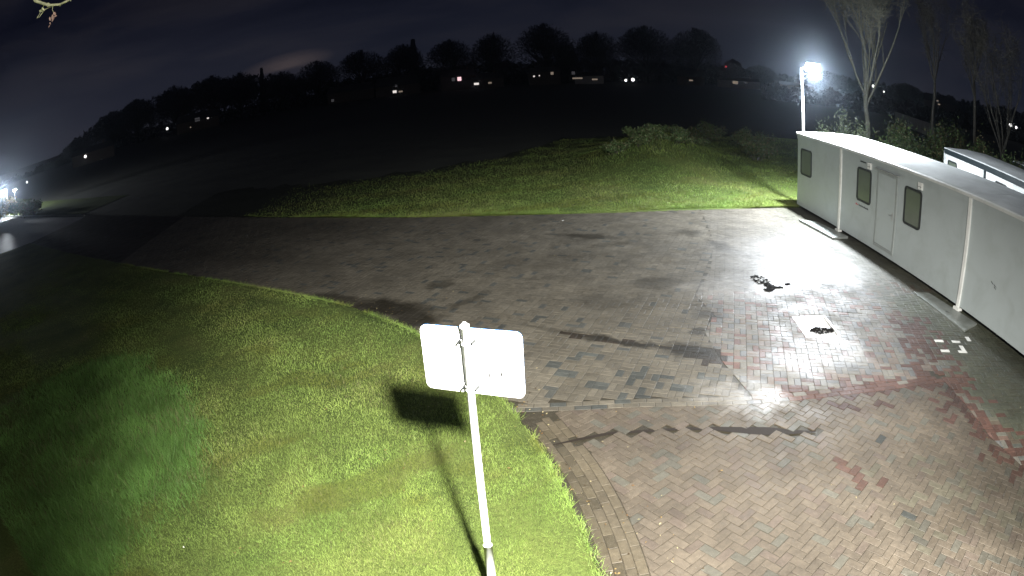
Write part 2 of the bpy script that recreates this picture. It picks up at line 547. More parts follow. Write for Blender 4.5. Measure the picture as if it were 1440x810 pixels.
# paving: base sheet in joint sand
pav_poly = [tuple(p) for p in EDGE_S] + [tuple(p) for p in FAR_S[::-1]] + [(11.0, 19.86), (11.0, -3)]
pb = bpy.data.meshes.new('pavement')
import bmesh
from mathutils.geometry import tessellate_polygon
_c, _s = math.cos(R(82)), math.sin(R(82))
gully_hole = [(5.82 + dx * _c - dy * _s, 9.90 + dx * _s + dy * _c) for dx, dy in ((-.485, -.36), (-.485, .36), (.485, .36), (.485, -.36))]
bm = bmesh.new()
bv = [bm.verts.new((x, y, -0.007)) for x, y in pav_poly + gully_hole]
for tri in tessellate_polygon([[Vector((x, y, 0)) for x, y in pav_poly], [Vector((x, y, 0)) for x, y in gully_hole]]):
    bm.faces.new([bv[i] for i in tri])
bm.normal_update()
for f in bm.faces:
    if f.normal.z < 0:
        f.normal_flip()
bm.to_mesh(pb)
bm.free()
pb.materials.append(M_JOINT)
bm = bmesh.new()
bm.from_mesh(pb)
bmesh.ops.bisect_plane(bm, geom=bm.verts[:] + bm.edges[:] + bm.faces[:], plane_co=(0, 10.6, 0), plane_no=(0, 1, 0), clear_inner=True)
for v_ in bm.verts:
    v_.co.z = 0.0035
pb2 = bpy.data.meshes.new('joint_sand')
bm.to_mesh(pb2)
bm.free()
pb2.materials.append(M_JOINT)
pavement = bpy.data.objects.new('pavement', pb)
COL.objects.link(pavement)
js = bpy.data.objects.new('joint_sand', pb2)
js.parent = pavement
COL.objects.link(js)
tag(pavement, kind='structure', label='wet block paved yard and driveway')


# low swells and hollows of the yard surface
def ground_h(x, y):
    return 0.003 * np.sin(x * 1.9 + 0.7 * y) * np.sin(y * 1.35 - 0.4 * x) + 0.002 * np.sin(3.7 * x - 2.9 * y + 1.0)


GROOVE = np.array([(0.42, 6.93), (0.8, 7.02), (1.2, 7.10), (2.2, 7.02), (2.7, 6.90), (3.2, 6.72), (3.6, 6.58), (4.1, 6.43)])
TROUGH = np.array([(0.67, 10.68), (1.7, 10.08), (2.5, 9.62), (2.95, 9.38), (3.3, 9.08)])


def dist_line(x, y, L):
    best = np.full(np.shape(x), 1e9)
    par = np.zeros(np.shape(x))
    for i in range(len(L) - 1):
        a, b = L[i], L[i + 1]
        d = b - a
        t = np.clip(((x - a[0]) * d[0] + (y - a[1]) * d[1]) / (d @ d), 0, 1)
        dd = np.hypot(x - a[0] - t * d[0], y - a[1] - t * d[1])
        m = dd < best
        best = np.where(m, dd, best)
        par = np.where(m, (i + t) / (len(L) - 1), par)
    return best, par


def sink(x, y):
    d, p = dist_line(x, y, GROOVE)
    w = 0.042 + 0.045 * np.clip((p - 0.6) / 0.25, 0, 1)
    s = np.where(d < w, 0.020 + 0.035 * np.clip((p - 0.5) / 0.25, 0, 1), 0.0)
    d2, p2 = dist_line(x, y, TROUGH)
    w2 = 0.06 + 0.20 * np.clip((p2 - 0.55) / 0.3, 0, 1)
    s = np.maximum(s, np.where(d2 < w2, 0.003, 0.0))
    return s


# ---- brick layout
BL, BW, GAP = 0.236, 0.118, 0.007


def inside(px, py, poly):
    poly = np.asarray(poly, float)
    c = np.zeros(px.shape, bool)
    j = len(poly) - 1
    for i in range(len(poly)):
        xi, yi = poly[i]
        xj, yj = poly[j]
        if yi != yj:
            k = ((yi > py) != (yj > py)) & (px < (xj - xi) * (py - yi) / (yj - yi) + xi)
            c ^= k
        j = i
    return c


def clip_poly(P, a, n):
    """keep the side where (p-a).n >= 0"""
    out = []
    m = len(P)
    for i in range(m):
        p, q = P[i], P[(i + 1) % m]
        dp, dq = (p - a) @ n, (q - a) @ n
        if dp >= 0:
            out.append(p)
        if (dp >= 0) != (dq >= 0):
            out.append(p + (q - p) * (dp / (dp - dq)))
    return out


def rect(cx, cy, l, w, a):
    c, s = math.cos(a), math.sin(a)
    return [np.array((cx + dx * c - dy * s, cy + dx * s + dy * c)) for dx, dy in ((-l / 2, -w / 2), (l / 2, -w / 2), (l / 2, w / 2), (-l / 2, w / 2))]


def pattern(kind, angle, box):
    """brick centres and directions in a box, for a laying pattern turned by angle"""
    x0, y0, x1, y1 = box
    cx, cy = (x0 + x1) / 2, (y0 + y1) / 2
    rad = math.hypot(x1 - x0, y1 - y0) / 2 + 0.5
    n = int(rad / BW) + 2
    a = R(angle)
    c, s = math.cos(a), math.sin(a)
    out = []
    I, J = np.meshgrid(np.arange(-n, n + 1), np.arange(-n, n + 1), indexing='ij')
    if kind == 'herring':
        m = (I - J) % 4
        h = m == 0
        v = m == 3
        for mask, dx, dy, rot in ((h, 1.0, 0.5, 0.0), (v, 0.5, 1.0, math.pi / 2)):
            X = (I[mask] + dx) * BW
            Y = (J[mask] + dy) * BW
            out.append(np.c_[X, Y, np.full(X.shape, rot)])
    elif kind == 'basket':
        e = (I % 2 == 0) & (J % 2 == 0)
        chk = ((I // 2 + J // 2) % 2 == 0)
        for mask, offs, rot in ((e & chk, ((1, .5), (1, 1.5)), 0.0), (e & ~chk, ((.5, 1), (1.5, 1)), math.pi / 2)):
            for dx, dy in offs:
                X = (I[mask] + dx) * BW
                Y = (J[mask] + dy) * BW
                out.append(np.c_[X, Y, np.full(X.shape, rot)])
    P = np.concatenate(out)
    X = cx + P[:, 0] * c - P[:, 1] * s
    Y = cy + P[:, 0] * s + P[:, 1] * c
    k = (X > x0 - .3) & (X < x1 + .3) & (Y > y0 - .3) & (Y < y1 + .3)
    return X[k], Y[k], (P[:, 2] + a)[k]


BR = []     # (polygon points, centre x, y, angle, whole?, zone)


def lay(zone, poly, kind, angle, holes=()):
    P = np.asarray(poly, float)
    X, Y, A = pattern(kind, angle, (P[:, 0].min(), P[:, 1].min(), P[:, 0].max(), P[:, 1].max()))
    c, s = np.cos(A), np.sin(A)
    ins = [inside(X + (dx * c - dy * s), Y + (dx * s + dy * c), P) for dx in (-BL / 2, BL / 2) for dy in (-BW / 2, BW / 2)]
    allin = np.all(ins, axis=0)
    anyin = np.any(ins, axis=0) | inside(X, Y, P)
    segs = [(P[i], P[(i + 1) % len(P)]) for i in range(len(P))]
    area2 = sum(a[0] * b[1] - a[1] * b[0] for a, b in segs)
    for i in np.nonzero(anyin)[0]:
        x, y, a = X[i], Y[i], A[i]
        q = rect(x, y, BL - GAP, BW - GAP, a)
        whole = bool(allin[i])
        if not whole:
            ctr = np.array((x, y))
            for a0, b0 in segs:
                d = b0 - a0
                L = np.hypot(*d)
                if L < 1e-6:
                    continue
                t = np.clip((ctr - a0) @ d / (L * L), 0, 1)
                if zone == 'L' and min(a0[0], b0[0]) > 3.38 and max(a0[0], b0[0]) < 6.5 and min(a0[1], b0[1]) > 7.7:
                    if not inside(np.array([x]), np.array([y]), P)[0]:
                        q = []
                        break
                    continue
                if np.hypot(*(ctr - a0 - t * d)) < 0.16:
                    nrm = np.array((-d[1], d[0])) / L * (1 if area2 > 0 else -1)
                    q = clip_poly(q, a0 + nrm * 0.004, nrm)
                    if len(q) < 3:
                        break
            if len(q) < 3:
                continue
            qa = abs(sum(q[k][0] * q[(k + 1) % len(q)][1] - q[k][1] * q[(k + 1) % len(q)][0] for k in range(len(q)))) / 2
            if qa < 0.0015:
                continue
        for hx, hy, hl, hw, ha in holes:
            ca, sa = math.cos(-ha), math.sin(-ha)
            ux, uy = (x - hx) * ca - (y - hy) * sa, (x - hx) * sa + (y - hy) * ca
            if abs(ux) < hl / 2 + 0.14 and abs(uy) < hw / 2 + 0.14:
                ex = np.array((math.cos(ha), math.sin(ha)))
                ey = np.array((-math.sin(ha), math.cos(ha)))
                h0 = np.array((hx, hy))
                best = max((sg * (x - hx) * e_[0] + sg * (y - hy) * e_[1] - hf_, sg, k_) for k_, (e_, hf_) in enumerate(((ex, hl / 2), (ey, hw / 2))) for sg in (1, -1))
                e_, hf_ = ((ex, hl / 2), (ey, hw / 2))[best[2]]
                q = clip_poly(q, h0 + e_ * best[1] * (hf_ + 0.004), e_ * best[1])
                whole = False
        if len(q) >= 3:
            BR.append((q, x, y, a, whole, zone))


def courses(zone, line, n, side, first=0.0):
    """courses of stretchers following a line; side +1 = left of it"""
    for k in range(n):
        L = offset_line(line, side * (first + (k + 0.5) * BW))
        d = np.r_[0, np.cumsum(np.hypot(*np.diff(L, axis=0).T))]
        s0 = (k % 2) * BL / 2
        while s0 + BL < d[-1]:
            p = np.array((np.interp(s0, d, L[:, 0]), np.interp(s0, d, L[:, 1])))
            q2 = np.array((np.interp(s0 + BL, d, L[:, 0]), np.interp(s0 + BL, d, L[:, 1])))
            c0 = (p + q2) / 2
            a = math.atan2(*(q2 - p)[::-1])
            BR.append((rect(c0[0], c0[1], BL - GAP, BW - GAP, a), c0[0], c0[1], a, True, zone))
            s0 += BL


GULLY = (5.82, 9.90, 0.95, 0.70, R(82))
HOLES = [(GULLY[0], GULLY[1], 1.03, 0.78, GULLY[4])]
band_lo = [tuple(p) for p in BAND_S]
band_hi = [tuple(p) for p in offset_line(BAND_S, 2 * BW)]
innerA = [tuple(p) for p in INNER_S]
A_poly = innerA[::-1] and ([p for p in innerA] + [p for p in band_lo if p[0] > 0.53] + ARIGHT[1:])
lay('A', A_poly, 'herring', 35.0)
edge_up = [tuple(p) for p in EDGE_S if p[1] > 8.15]
hi_left = [p for p in band_hi if p[0] < 3.40]
BLeft = hi_left + STAIR + [tuple(p) for p in FAR_S if p[0] < 6.3 and p[0] > -15.5] + [tuple(p) for p in edge_up[::-1] if p[0] > -14.5]
lay('L', BLeft, 'basket', -25.0)
hi_right = [p for p in band_hi if p[0] >= 3.42]
BRight = hi_right + ARIGHT + [(10.32, -2), (10.36, 19.8), (9.95, 19.78), (6.6, 19.66)] + STAIR[::-1][:-1]
lay('R', BRight, 'basket', -20.0, HOLES)
courses('band', BAND_S, 2, 1)
courses('kerb', INNER_S, 4, 1)


# ---- brick colours
def vnoise(x, y, s, seed):
    return 0.5 + 0.25 * (math.sin(x * s + seed) * math.cos(y * s * 1.3 + 2 * seed) + math.sin((x + y) * s * 0.7 + 3 * seed)) + 0.1 * math.sin(x * s * 2.3 - y * s * 1.9 + seed)


RED = (0.098, 0.050, 0.038)
DARK = (0.045, 0.048, 0.044)
PALE = [(4.11, 5.72), (4.14, 5.50), (4.24, 5.30), (4.28, 5.07), (4.50, 5.0)]
DARKSPOT = [(5.01, 4.24), (4.57, 4.27), (3.37, 5.79), (5.74, 5.48), (4.96, 6.1), (5.1, 5.9), (1.19, 9.63), (0.63, 9.36), (0.82, 8.95), (1.6, 8.82), (1.87, 8.7), (2.25, 8.58),
            (2.5, 8.17), (1.8, 8.08), (1.47, 8.03), (1.12, 7.85), (0.62, 8.0), (2.93, 8.44), (2.55, 9.3), (1.7, 8.55), (1.2, 8.5), (2.1, 8.9)]
REDLINE = np.array([(4.2, 7.62), (5.3, 7.42), (6.2, 7.25), (7.4, 7.06), (7.3, 6.16), (7.15, 5.26), (7.2, 4.3)])
REDLINE2 = np.array([(8.2, 9.4), (7.75, 8.1), (7.4, 7.06)])
WHITE_MARKS = [(8.40, 8.50), (8.90, 8.43), (9.28, 8.47), (8.27, 8.08), (8.60, 7.98), (8.82, 8.16)]


def brick_col(x, y, zone, r):
    if zone in ('A',):
        t = r.random()
        base = np.array((0.160, 0.131, 0.098)) if t < 0.75 else np.array((0.156, 0.124, 0.098)) if t < 0.88 else np.array((0.140, 0.132, 0.106))
        if vnoise(x, y, 1.3, 4.0) > 0.62 and x > 4.4:
            base = np.array((0.150, 0.136, 0.098)) if r.random() < 0.25 else base * 0.92
        if x > 6.2:
            base = base * 0.8
    elif zone == 'kerb':
        base = np.array((0.150, 0.124, 0.084))
        kd = float(dist_line(np.array(x), np.array(y), INNER_S[::6])[0])
        if kd > 0.22 and r.random() < 0.75:
            base = np.array((0.112, 0.093, 0.060)) * (0.8 + 0.4 * r.random())
    elif zone == 'L' or (zone == 'band' and x < 3.3):
        base = np.array((0.124, 0.110, 0.085)) * (0.9 + 0.2 * r.random())
        if r.random() < 0.06:
            base = np.array((0.075, 0.076, 0.068))
    else:
        t = r.random()
        base = np.array((0.170, 0.160, 0.138)) if t < 0.5 else np.array((0.135, 0.135, 0.132)) if t < 0.78 else np.array((0.17, 0.138, 0.115))
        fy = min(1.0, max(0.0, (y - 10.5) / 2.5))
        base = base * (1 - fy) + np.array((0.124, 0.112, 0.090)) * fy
        if r.random() < 0.17 and y < 12:
            base = np.array((0.150, 0.086, 0.070))
        moss = min(1.0, max(0.0, (x - 7.5 - 0.10 * max(0, y - 8)) / 0.9))
        if y < 7.3:
            moss = max(moss, min(1, (x - 7.2) / 0.5))
        moss *= 0.9 if y < 11 else 0.45
        g = np.array((0.075, 0.083, 0.055))
        base = base * (1 - moss) + g * moss
    d, p = dist_line(np.array(x), np.array(y), REDLINE)
    if (d < 0.22 and r.random() < 0.70) or (d < 0.70 and r.random() < 0.22 and x > 4.6):
        base = np.array(RED) * (0.8 + 0.4 * r.random())
    d, p = dist_line(np.array(x), np.array(y), REDLINE2)
    if d < 0.65 and r.random() < 0.6:
        base = np.array(RED) * (0.8 + 0.3 * r.random())
    for q in PALE:
        if math.hypot(x - q[0], y - q[1]) < 0.10:
            base = np.array((0.125, 0.070, 0.052))
    for q in DARKSPOT:
        if math.hypot(x - q[0], y - q[1]) < (0.13 if zone != 'A' else 0.075):
            base = np.array(DARK) * (1.0 + 0.8 * r.random())
    base = base * (0.88 + 0.24 * r.random()) * (0.47 if zone in ('A', 'kerb') else 0.72)
    if float(sink(np.array(x), np.array(y))) > 0:
        base = np.array((0.022, 0.015, 0.009))
    return base


def cam_px(p):
    d = Vector(p) - cam.location
    m = cam.matrix_world.to_3x3().transposed() @ d
    th = math.atan2(math.hypot(m.x, m.y), -m.z)
    r = th
    for _ in range(4):
        r = th - K3 * r ** 3
    r *= FPX
    h = math.hypot(m.x, m.y) or 1e-9
    return m.x / h * r, m.y / h * r


import random as _r
br = _r.Random(3)
ranked = []
for i, (q, x, y, a, whole, zone) in enumerate(BR):
    if not whole or y > 9:
        continue
    u, v = cam_px((x, y, 0))
    if abs(u) < 716 and abs(v) < 402:
        d2 = x * x + y * y + CAM_H ** 2
        ranked.append((CAM_H / d2 ** 1.5, i))
ranked.sort(reverse=True)
white_ids = {}
for wx, wy in WHITE_MARKS:
    j = min((math.hypot(b[1] - wx, b[2] - wy), i) for i, b in enumerate(BR) if b[4] and i not in white_ids)[1]
    white_ids[j] = True
single = set(i for _, i in ranked[:294]) | set(white_ids)

# shared meshes for single bricks
single_meshes = []
for vi in range(4):
    m = MB()
    l, w, h, cmf = (BL - GAP) / 2, (BW - GAP) / 2, 0.06, 0.004
    vs = [(-l, -w, -h), (l, -w, -h), (l, w, -h), (-l, w, -h), (-l, -w, -.003), (l, -w, -.003), (l, w, -.003), (-l, w, -.003)]
    j = [_r.Random(vi * 9 + k).uniform(-0.0012, 0.0012) for k in range(8)]
    vs += [(-l + cmf, -w + cmf, j[0]), (l - cmf, -w + cmf, j[1]), (l - cmf, w - cmf, j[2]), (-l + cmf, w - cmf, j[3])]
    m.add(vs, [(8, 9, 10, 11), (4, 5, 9, 8), (5, 6, 10, 9), (6, 7, 11, 10), (7, 4, 8, 11), (0, 1, 5, 4), (1, 2, 6, 5), (2, 3, 7, 6), (3, 0, 4, 7)])
    me = bpy.data.meshes.new('brick')
    me.from_pydata(m.v, [], m.f)
    me.materials.append(M_BRICK)
    me.update()
    single_meshes.append(me)

VV, FF, LS, LT, CC = [], [], [], [], []
nloop = 0
for i, (q, x, y, a, whole, zone) in enumerate(BR):
    col = brick_col(x, y, zone, br)
    if i in white_ids:
        col = np.array((0.80, 0.80, 0.76))
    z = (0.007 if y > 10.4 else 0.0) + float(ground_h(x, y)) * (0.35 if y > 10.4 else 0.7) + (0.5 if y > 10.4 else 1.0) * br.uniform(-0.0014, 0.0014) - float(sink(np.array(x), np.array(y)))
    if zone == 'A' and float(sink(np.array(x), np.array(y))) == 0:
        dg, pg = dist_line(np.array(x), np.array(y), GROOVE)
        if dg < 0.2 and pg > 0.3:
            z += 0.008
    if zone == 'L' and not whole:
        z += 0.0018
    tx, ty = br.gauss(0, 0.006), br.gauss(0, 0.006)
    if i in single:
        o = bpy.data.objects.new('brick', single_meshes[i % 4])
        o.location = (x, y, z)
        o.rotation_euler = (tx, ty, a)
        o.color = (float(col[0]), float(col[1]), float(col[2]), 1)
        o.parent = pavement
        COL.objects.link(o)
        if i in white_ids:
            o['label'] = 'white painted brick'
        continue
    near = y < 12 and x > -4
    n = len(q)
    b = len(VV)
    ctr = np.mean(q, axis=0)

    def zz(p):
        return z + ty * -(p[0] - x) + tx * (p[1] - y)
    if near:
        for p in q:
            VV.append((p[0], p[1], z - 0.06))
        for p in q:
            VV.append((p[0], p[1], zz(p) - 0.0025))
        for p in q:
            dlt = ctr - p
            L = max(1e-6, np.hypot(*dlt))
            pp = p + dlt / L * min(0.008, L * 0.4)
            VV.append((pp[0], pp[1], zz(pp)))
        rows = 3
    else:
        for p in q:
            VV.append((p[0], p[1], z - 0.03))
        for p in q:
            VV.append((p[0], p[1], zz(p)))
        rows = 2
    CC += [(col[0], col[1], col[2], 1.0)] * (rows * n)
    for r_ in range(rows - 1):
        for k in range(n):
            k2 = (k + 1) % n
            FF += [b + r_ * n + k, b + r_ * n + k2, b + (r_ + 1) * n + k2, b + (r_ + 1) * n + k]
            LS.append(nloop)
            LT.append(4)
            nloop += 4
    FF += [b + (rows - 1) * n + k for k in range(n)]
    LS.append(nloop)
    LT.append(n)
    nloop += n
fast_mesh('brick_paving', VV, FF, LS, LT, M_BRICKS, CC, pavement, kind='stuff')
print('bricks', len(BR), 'single', len(single))


# ---- lawns
def mound(x, y):
    """bank of earth beside the yard lamp"""
    d = ((x - 7.9) / 2.9) ** 2 + ((y - 31.5) / 4.2) ** 2
    z = 1.25 * np.exp(-d * 1.1)
    d = ((x - 5.6) / 2.0) ** 2 + ((y - 29.5) / 2.2) ** 2
    z = z + 0.35 * np.exp(-d * 1.2)
    d = ((x - 17.5) / 4.5) ** 2 + ((y - 36.0) / 4.0) ** 2
    z = z + 0.55 * np.exp(-d)
    return z


def bumps(x, y):
    return 0.02 * np.sin(x * 1.3 + y * 0.7) + 0.015 * np.sin(x * 0.6 - y * 2.1 + 1)


def verge_w(x):
    return np.interp(x, [-30, -9, -4, 0, 4, 60], [4.0, 7.0, 10.0, 14.0, 22.0, 22.0])


def strip_lawn(name, line, direction, offs, hf, label, widthf=None):
    L = len(line)
    V = []
    for o_ in offs:
        for p in line:
            k_ = 1.0 if widthf is None else float(widthf(p[0])) / 22.0
            x, y = p[0] + direction[0] * o_ * k_, p[1] + direction[1] * o_ * k_
            if widthf is not None and o_ == offs[-1]:
                y += 0.5 * math.sin(x * 2.1) + 0.4 * math.sin(x * 5.3)
            V.append((x, y, -0.03 if o_ == 0 else 0.025 + float(hf(x, y)) * min(1, o_ / 0.6)))
    F = []
    for j in range(len(offs) - 1):
        for i in range(L - 1):
            F.append((j * L + i, j * L + i + 1, (j + 1) * L + i + 1, (j + 1) * L + i))
    m = MB()
    m.v, m.f = V, F
    cols = [(max(o_ / offs[-1], float(np.interp(p[0], [-10, -4, 1], [0.95, 0.45, 0.0]))),) * 3 + (1.0,) for o_ in offs for p in line] if widthf is not None else [(0.0, 0.0, 0.0, 1.0)] * len(V)  # soil mix grows outward and leftward, painting in the light's falloff
    return m.build(name, M_LAWN, smooth=True, kind='structure', label=label, colors=cols)


near_dir = (-0.76, -0.65)
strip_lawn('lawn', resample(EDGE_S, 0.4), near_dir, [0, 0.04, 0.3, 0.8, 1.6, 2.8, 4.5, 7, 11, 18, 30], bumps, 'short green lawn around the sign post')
far_line = np.array([(34, 19.9), (20, 19.9), (13.4, 19.9), (11.0, 19.9)] + [tuple(p) for p in FAR_S])
far_line = resample([p for p in far_line if p[0] > -16], 0.6)
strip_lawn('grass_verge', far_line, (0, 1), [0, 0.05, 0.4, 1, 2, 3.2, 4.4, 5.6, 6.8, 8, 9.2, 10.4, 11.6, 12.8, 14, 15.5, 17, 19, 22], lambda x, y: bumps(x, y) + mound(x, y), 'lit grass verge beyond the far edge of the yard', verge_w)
MB().add([(11.0, -8, -0.02), (70, -8, -0.02), (70, 19.88, -0.02), (11.0, 19.88, -0.02)], [(0, 1, 2, 3)]).build('yard_ground', M_LAWN, kind='structure', label='rough ground behind the long white cabin')
# side street at the left edge
MB().add([(-24.5, 24.6, 0.0), (-33, 24.0, 0.0), (-80, 33, 0.0), (-95, 74, 0.0), (-51.5, 43.4, 0.0), (-37, 36.2, 0.0), (-27.5, 31.6, 0.0)], [(0, 1, 2, 3, 4, 5, 6)][::-1]).build('street', M_ASPHALT, kind='structure', label='wet asphalt street under the lamps at the left edge')
bpy.data.objects['street'].data.polygons[0].flip()
m = MB()
kerb_pts = [(-27.6, 31.8), (-37, 36.45), (-51.2, 43.7), (-95, 74.4)]
for a, b in zip(kerb_pts[:-1], kerb_pts[1:]):
    a, b = np.array(a), np.array(b)
    d = (b - a) / np.hypot(*(b - a))
    nn = np.array((-d[1], d[0])) * -0.07
    nL = int(np.hypot(*(b - a)) / 1.0)
    for k in range(nL):
        p = a + (b - a) * k / nL
        q = a + (b - a) * (k + 0.985) / nL
        m.prism([tuple(p - nn), tuple(q - nn), tuple(q + nn), tuple(p + nn)][::1], -0.05, 0.12)
m.build('street_kerb', M_CONC, kind='structure')
# verge beyond the street
m = MB()
vl = [(-29, 32.7), (-37, 36.6), (-51.2, 43.9), (-95, 74.6)]
m.add([(p[0], p[1], -0.02) for p in vl] + [(p[0] + 1, p[1] + 6, -0.035) for p in vl], [(i, i + 4, i + 5, i + 1)[::-1] for i in range(3)])
m.build('street_verge', M_LAWN, kind='structure')


# ---- grass blades
def blades(name, X, Y, Z, H, W, col, lean, parent=None, seg=1, **kw):
    n = len(X)
    th = rng.uniform(0, 2 * np.pi, n)
    la = rng.uniform(0, 2 * np.pi, n)
    ll = H * lean * rng.uniform(0.3, 1.3, n)
    wx, wy = np.cos(th) * W / 2, np.sin(th) * W / 2
    base = np.c_[X, Y, Z]
    A = base - np.c_[wx, wy, 0 * wx]
    B = base + np.c_[wx, wy, 0 * wx]
    tip = base + np.c_[np.cos(la) * ll, np.sin(la) * ll, H]
    if seg == 1:
        V = np.stack([A, B, tip], 1)
        C = np.repeat(col, 3, axis=0)
        C = C.reshape(n, 3, 4).copy()
        C[:, 2, :3] *= 1.15
        return tri_mesh(name, V, M_GRASS, C.reshape(-1, 4), parent, **kw)
    mid = base + np.c_[np.cos(la) * ll * 0.35, np.sin(la) * ll * 0.35, H * 0.65]
    MA = mid - np.c_[wx, wy, 0 * wx] * 0.8
    MBp = mid + np.c_[wx, wy, 0 * wx] * 0.8
    V = np.concatenate([np.stack([A, B, MBp], 1), np.stack([A, MBp, MA], 1), np.stack([MA, MBp, tip], 1)])
    C = np.concatenate([np.repeat(col, 3, axis=0)] * 3)
    return tri_mesh(name, V, M_GRASS, C, parent, **kw)


def npnoise(x, y, s, seed):
    r2 = np.random.default_rng(seed)
    v = np.zeros_like(x)
    amp = 1.0
    tot = 0
    for o_ in range(4):
        for _ in range(3):
            a = r2.uniform(0, 2 * np.pi)
            ph = r2.uniform(0, 6.28)
            v += amp * np.sin((x * np.cos(a) + y * np.sin(a)) * s * (1.9 ** o_) + ph)
            tot += amp * 0.6
        amp *= 0.62
    return np.clip(0.5 + 0.5 * v / tot, 0, 1)


GREEN = np.array((0.165, 0.262, 0.058))
OLIVE = np.array((0.215, 0.260, 0.070))
STRAW = np.array((0.200, 0.180, 0.090))
DEEP = np.array((0.110, 0.210, 0.050))


def grass_cols(x, y, tall=None):
    n1 = npnoise(x, y, 1.1, 5)[:, None]
    n2 = npnoise(x, y, 4.0, 9)[:, None]
    c = GREEN * (1 - n1) + OLIVE * n1
    c = c * (0.65 + 0.7 * n2)
    n3 = npnoise(x, y, 2.0, 77)[:, None]
    c = c * (1 - 0.35 * np.clip((n3 - 0.62) / 0.1, 0, 1)) + np.array((0.03, 0.015, 0.0)) * np.clip((n3 - 0.62) / 0.1, 0, 1)
    if tall is not None:
        c = np.where(tall[:, None], DEEP * (0.7 + 0.7 * n2), c)
    k = rng.random(len(x)) < 0.03 + 0.10 * (n1[:, 0] > 0.66)
    c[k] = STRAW * rng.uniform(0.6, 1.2, (k.sum(), 1))
    c *= rng.uniform(0.82, 1.2, (len(x), 1))
    return np.c_[c, np.ones(len(x))]


TALL = [(-14, 5.0), (-10.6, 7.9), (-9.4, 9.7), (-8.25, 10.1), (-6.6, 9.1), (-5.5, 8.0), (-4.75, 6.9), (-4.62, 5.9), (-4.77, 5.2), (-4.9, 4.4), (-4.85, 3.8), (-4.9, 2.5), (-5, 0), (-14, 0)]
lawn_poly = [tuple(p) for p in EDGE_S] + [(-28, -3)]


def sample_near(n, dmax):
    d = 3.0 * (dmax / 3.0) ** rng.random(n)
    a = rng.uniform(R(-62), R(14), n)
    x, y = d * np.sin(a), d * np.cos(a)
    k = inside(x, y, lawn_poly) & (y > 2.4)
    return x[k], y[k], d[k]


x, y, d = sample_near(640000, 26)
tl = inside(x + 1.0 * (npnoise(x, y, 2.5, 2) - .5) + rng.normal(0, .22, len(x)), y + 0.8 * (npnoise(x, y, 2.5, 3) - .5) + rng.normal(0, .15, len(x)), TALL)
h = np.where(tl, rng.uniform(0.06, 0.19, len(x)) * (0.6 + 0.8 * npnoise(x, y, 3.1, 41)), rng.uniform(0.02, 0.055, len(x)) * (0.7 + 0.8 * npnoise(x, y, 2.5, 11)))
h = h * np.interp(d, [3, 8, 14, 26], [0.9, 1.05, 0.8, 0.5])
w = np.where(tl, 0.0048, 0.0044) * np.clip(d / 5.0, 0.9, 3)
# short edge blades keep clear of the paving
blades('grass', x, y, np.full(len(x), 0.015) + bumps(x, y) * 0.9, h, w, grass_cols(x, y, tl), 0.7, kind='stuff', label='grass blades of the near lawn')
# ragged grass and weeds hanging over the kerb
s = rng.uniform(0, 1, 14000)
e = resample(EDGE_S, 0.05)
e = e[(e[:, 1] > 3) & (e[:, 0] > -14)]
ii = (s * (len(e) - 1)).astype(int)
px_ = e[ii, 0] + rng.normal(0, 0.045, len(ii)) - 0.03
py_ = e[ii, 1] + rng.normal(0, 0.045, len(ii)) - 0.02
keep = npnoise(px_, py_, 2.5, 21) > 0.38
blades('edge_grass', px_[keep], py_[keep], np.full(keep.sum(), 0.0), rng.uniform(0.03, 0.09, keep.sum()), np.full(keep.sum(), 0.007), grass_cols(px_[keep], py_[keep]), 1.3, kind='stuff', label='ragged grass along the paving edge')
# far verge
n = 330000
x = rng.uniform(-17, 24, n)
t = rng.random(n) ** 2.8
y0 = np.interp(x, np.array([p[0] for p in FAR_S[::-1]]), np.array([p[1] for p in FAR_S[::-1]]))
y = y0 + 0.02 + t * (verge_w(x) - 0.8) + rng.normal(0, 0.5, n) * t
keep = (y > 19.8) & (rng.random(n) < np.interp(x, [-11, -6, 1], [0.0, 0.35, 1.0]))
x, y = x[keep], y[keep]
d = np.hypot(x, y)
tuft = npnoise(x, y, 2.2, 31)
h = rng.uniform(0.04, 0.11, len(x)) * (0.6 + 1.0 * tuft) * (1 + 1.2 * np.clip(mound(x, y), 0, 1))
blades('verge_grass', x, y, 0.02 + bumps(x, y) + mound(x, y), h * 0.6, 0.018 * d / 22, grass_cols(x, y) * np.c_[np.repeat(np.interp(t[keep], [0, 0.45, 0.95], [0.8, 0.75, 0.55])[:, None], 3, axis=1), np.ones(keep.sum())], 0.8, kind='stuff', label='grass of the lit verge beyond the yard')  # blade colour darkened away from the yard to imitate light falloff


# ================================================================== CABINS
def rounded(x0, z0, x1, z1, r, n=5):
    pts = []
    for cx, cz, a0 in ((x1 - r, z1 - r, 0), (x0 + r, z1 - r, 90), (x0 + r, z0 + r, 180), (x1 - r, z0 + r, 270)):
        for k in range(n + 1):
            a = R(a0 + 90 * k / n)
            pts.append((cx + r * math.cos(a), cz + r * math.sin(a)))
    return pts[::-1]


def ring_prism(outer, inner, y0, y1):
    n = len(outer)
    vs = [(x, y0, z) for x, z in outer] + [(x, y0, z) for x, z in inner] + [(x, y1, z) for x, z in outer] + [(x, y1, z) for x, z in inner]
    fs = []
    for i in range(n):
        j = (i + 1) % n
        fs += [(i, j, n + j, n + i), (2 * n + i, 3 * n + i, 3 * n + j, 2 * n + j), (i, 2 * n + i, 2 * n + j, j), (n + i, n + j, 3 * n + j, 3 * n + i)]
    m = MB()
    m.v, m.f = vs, fs
    return m


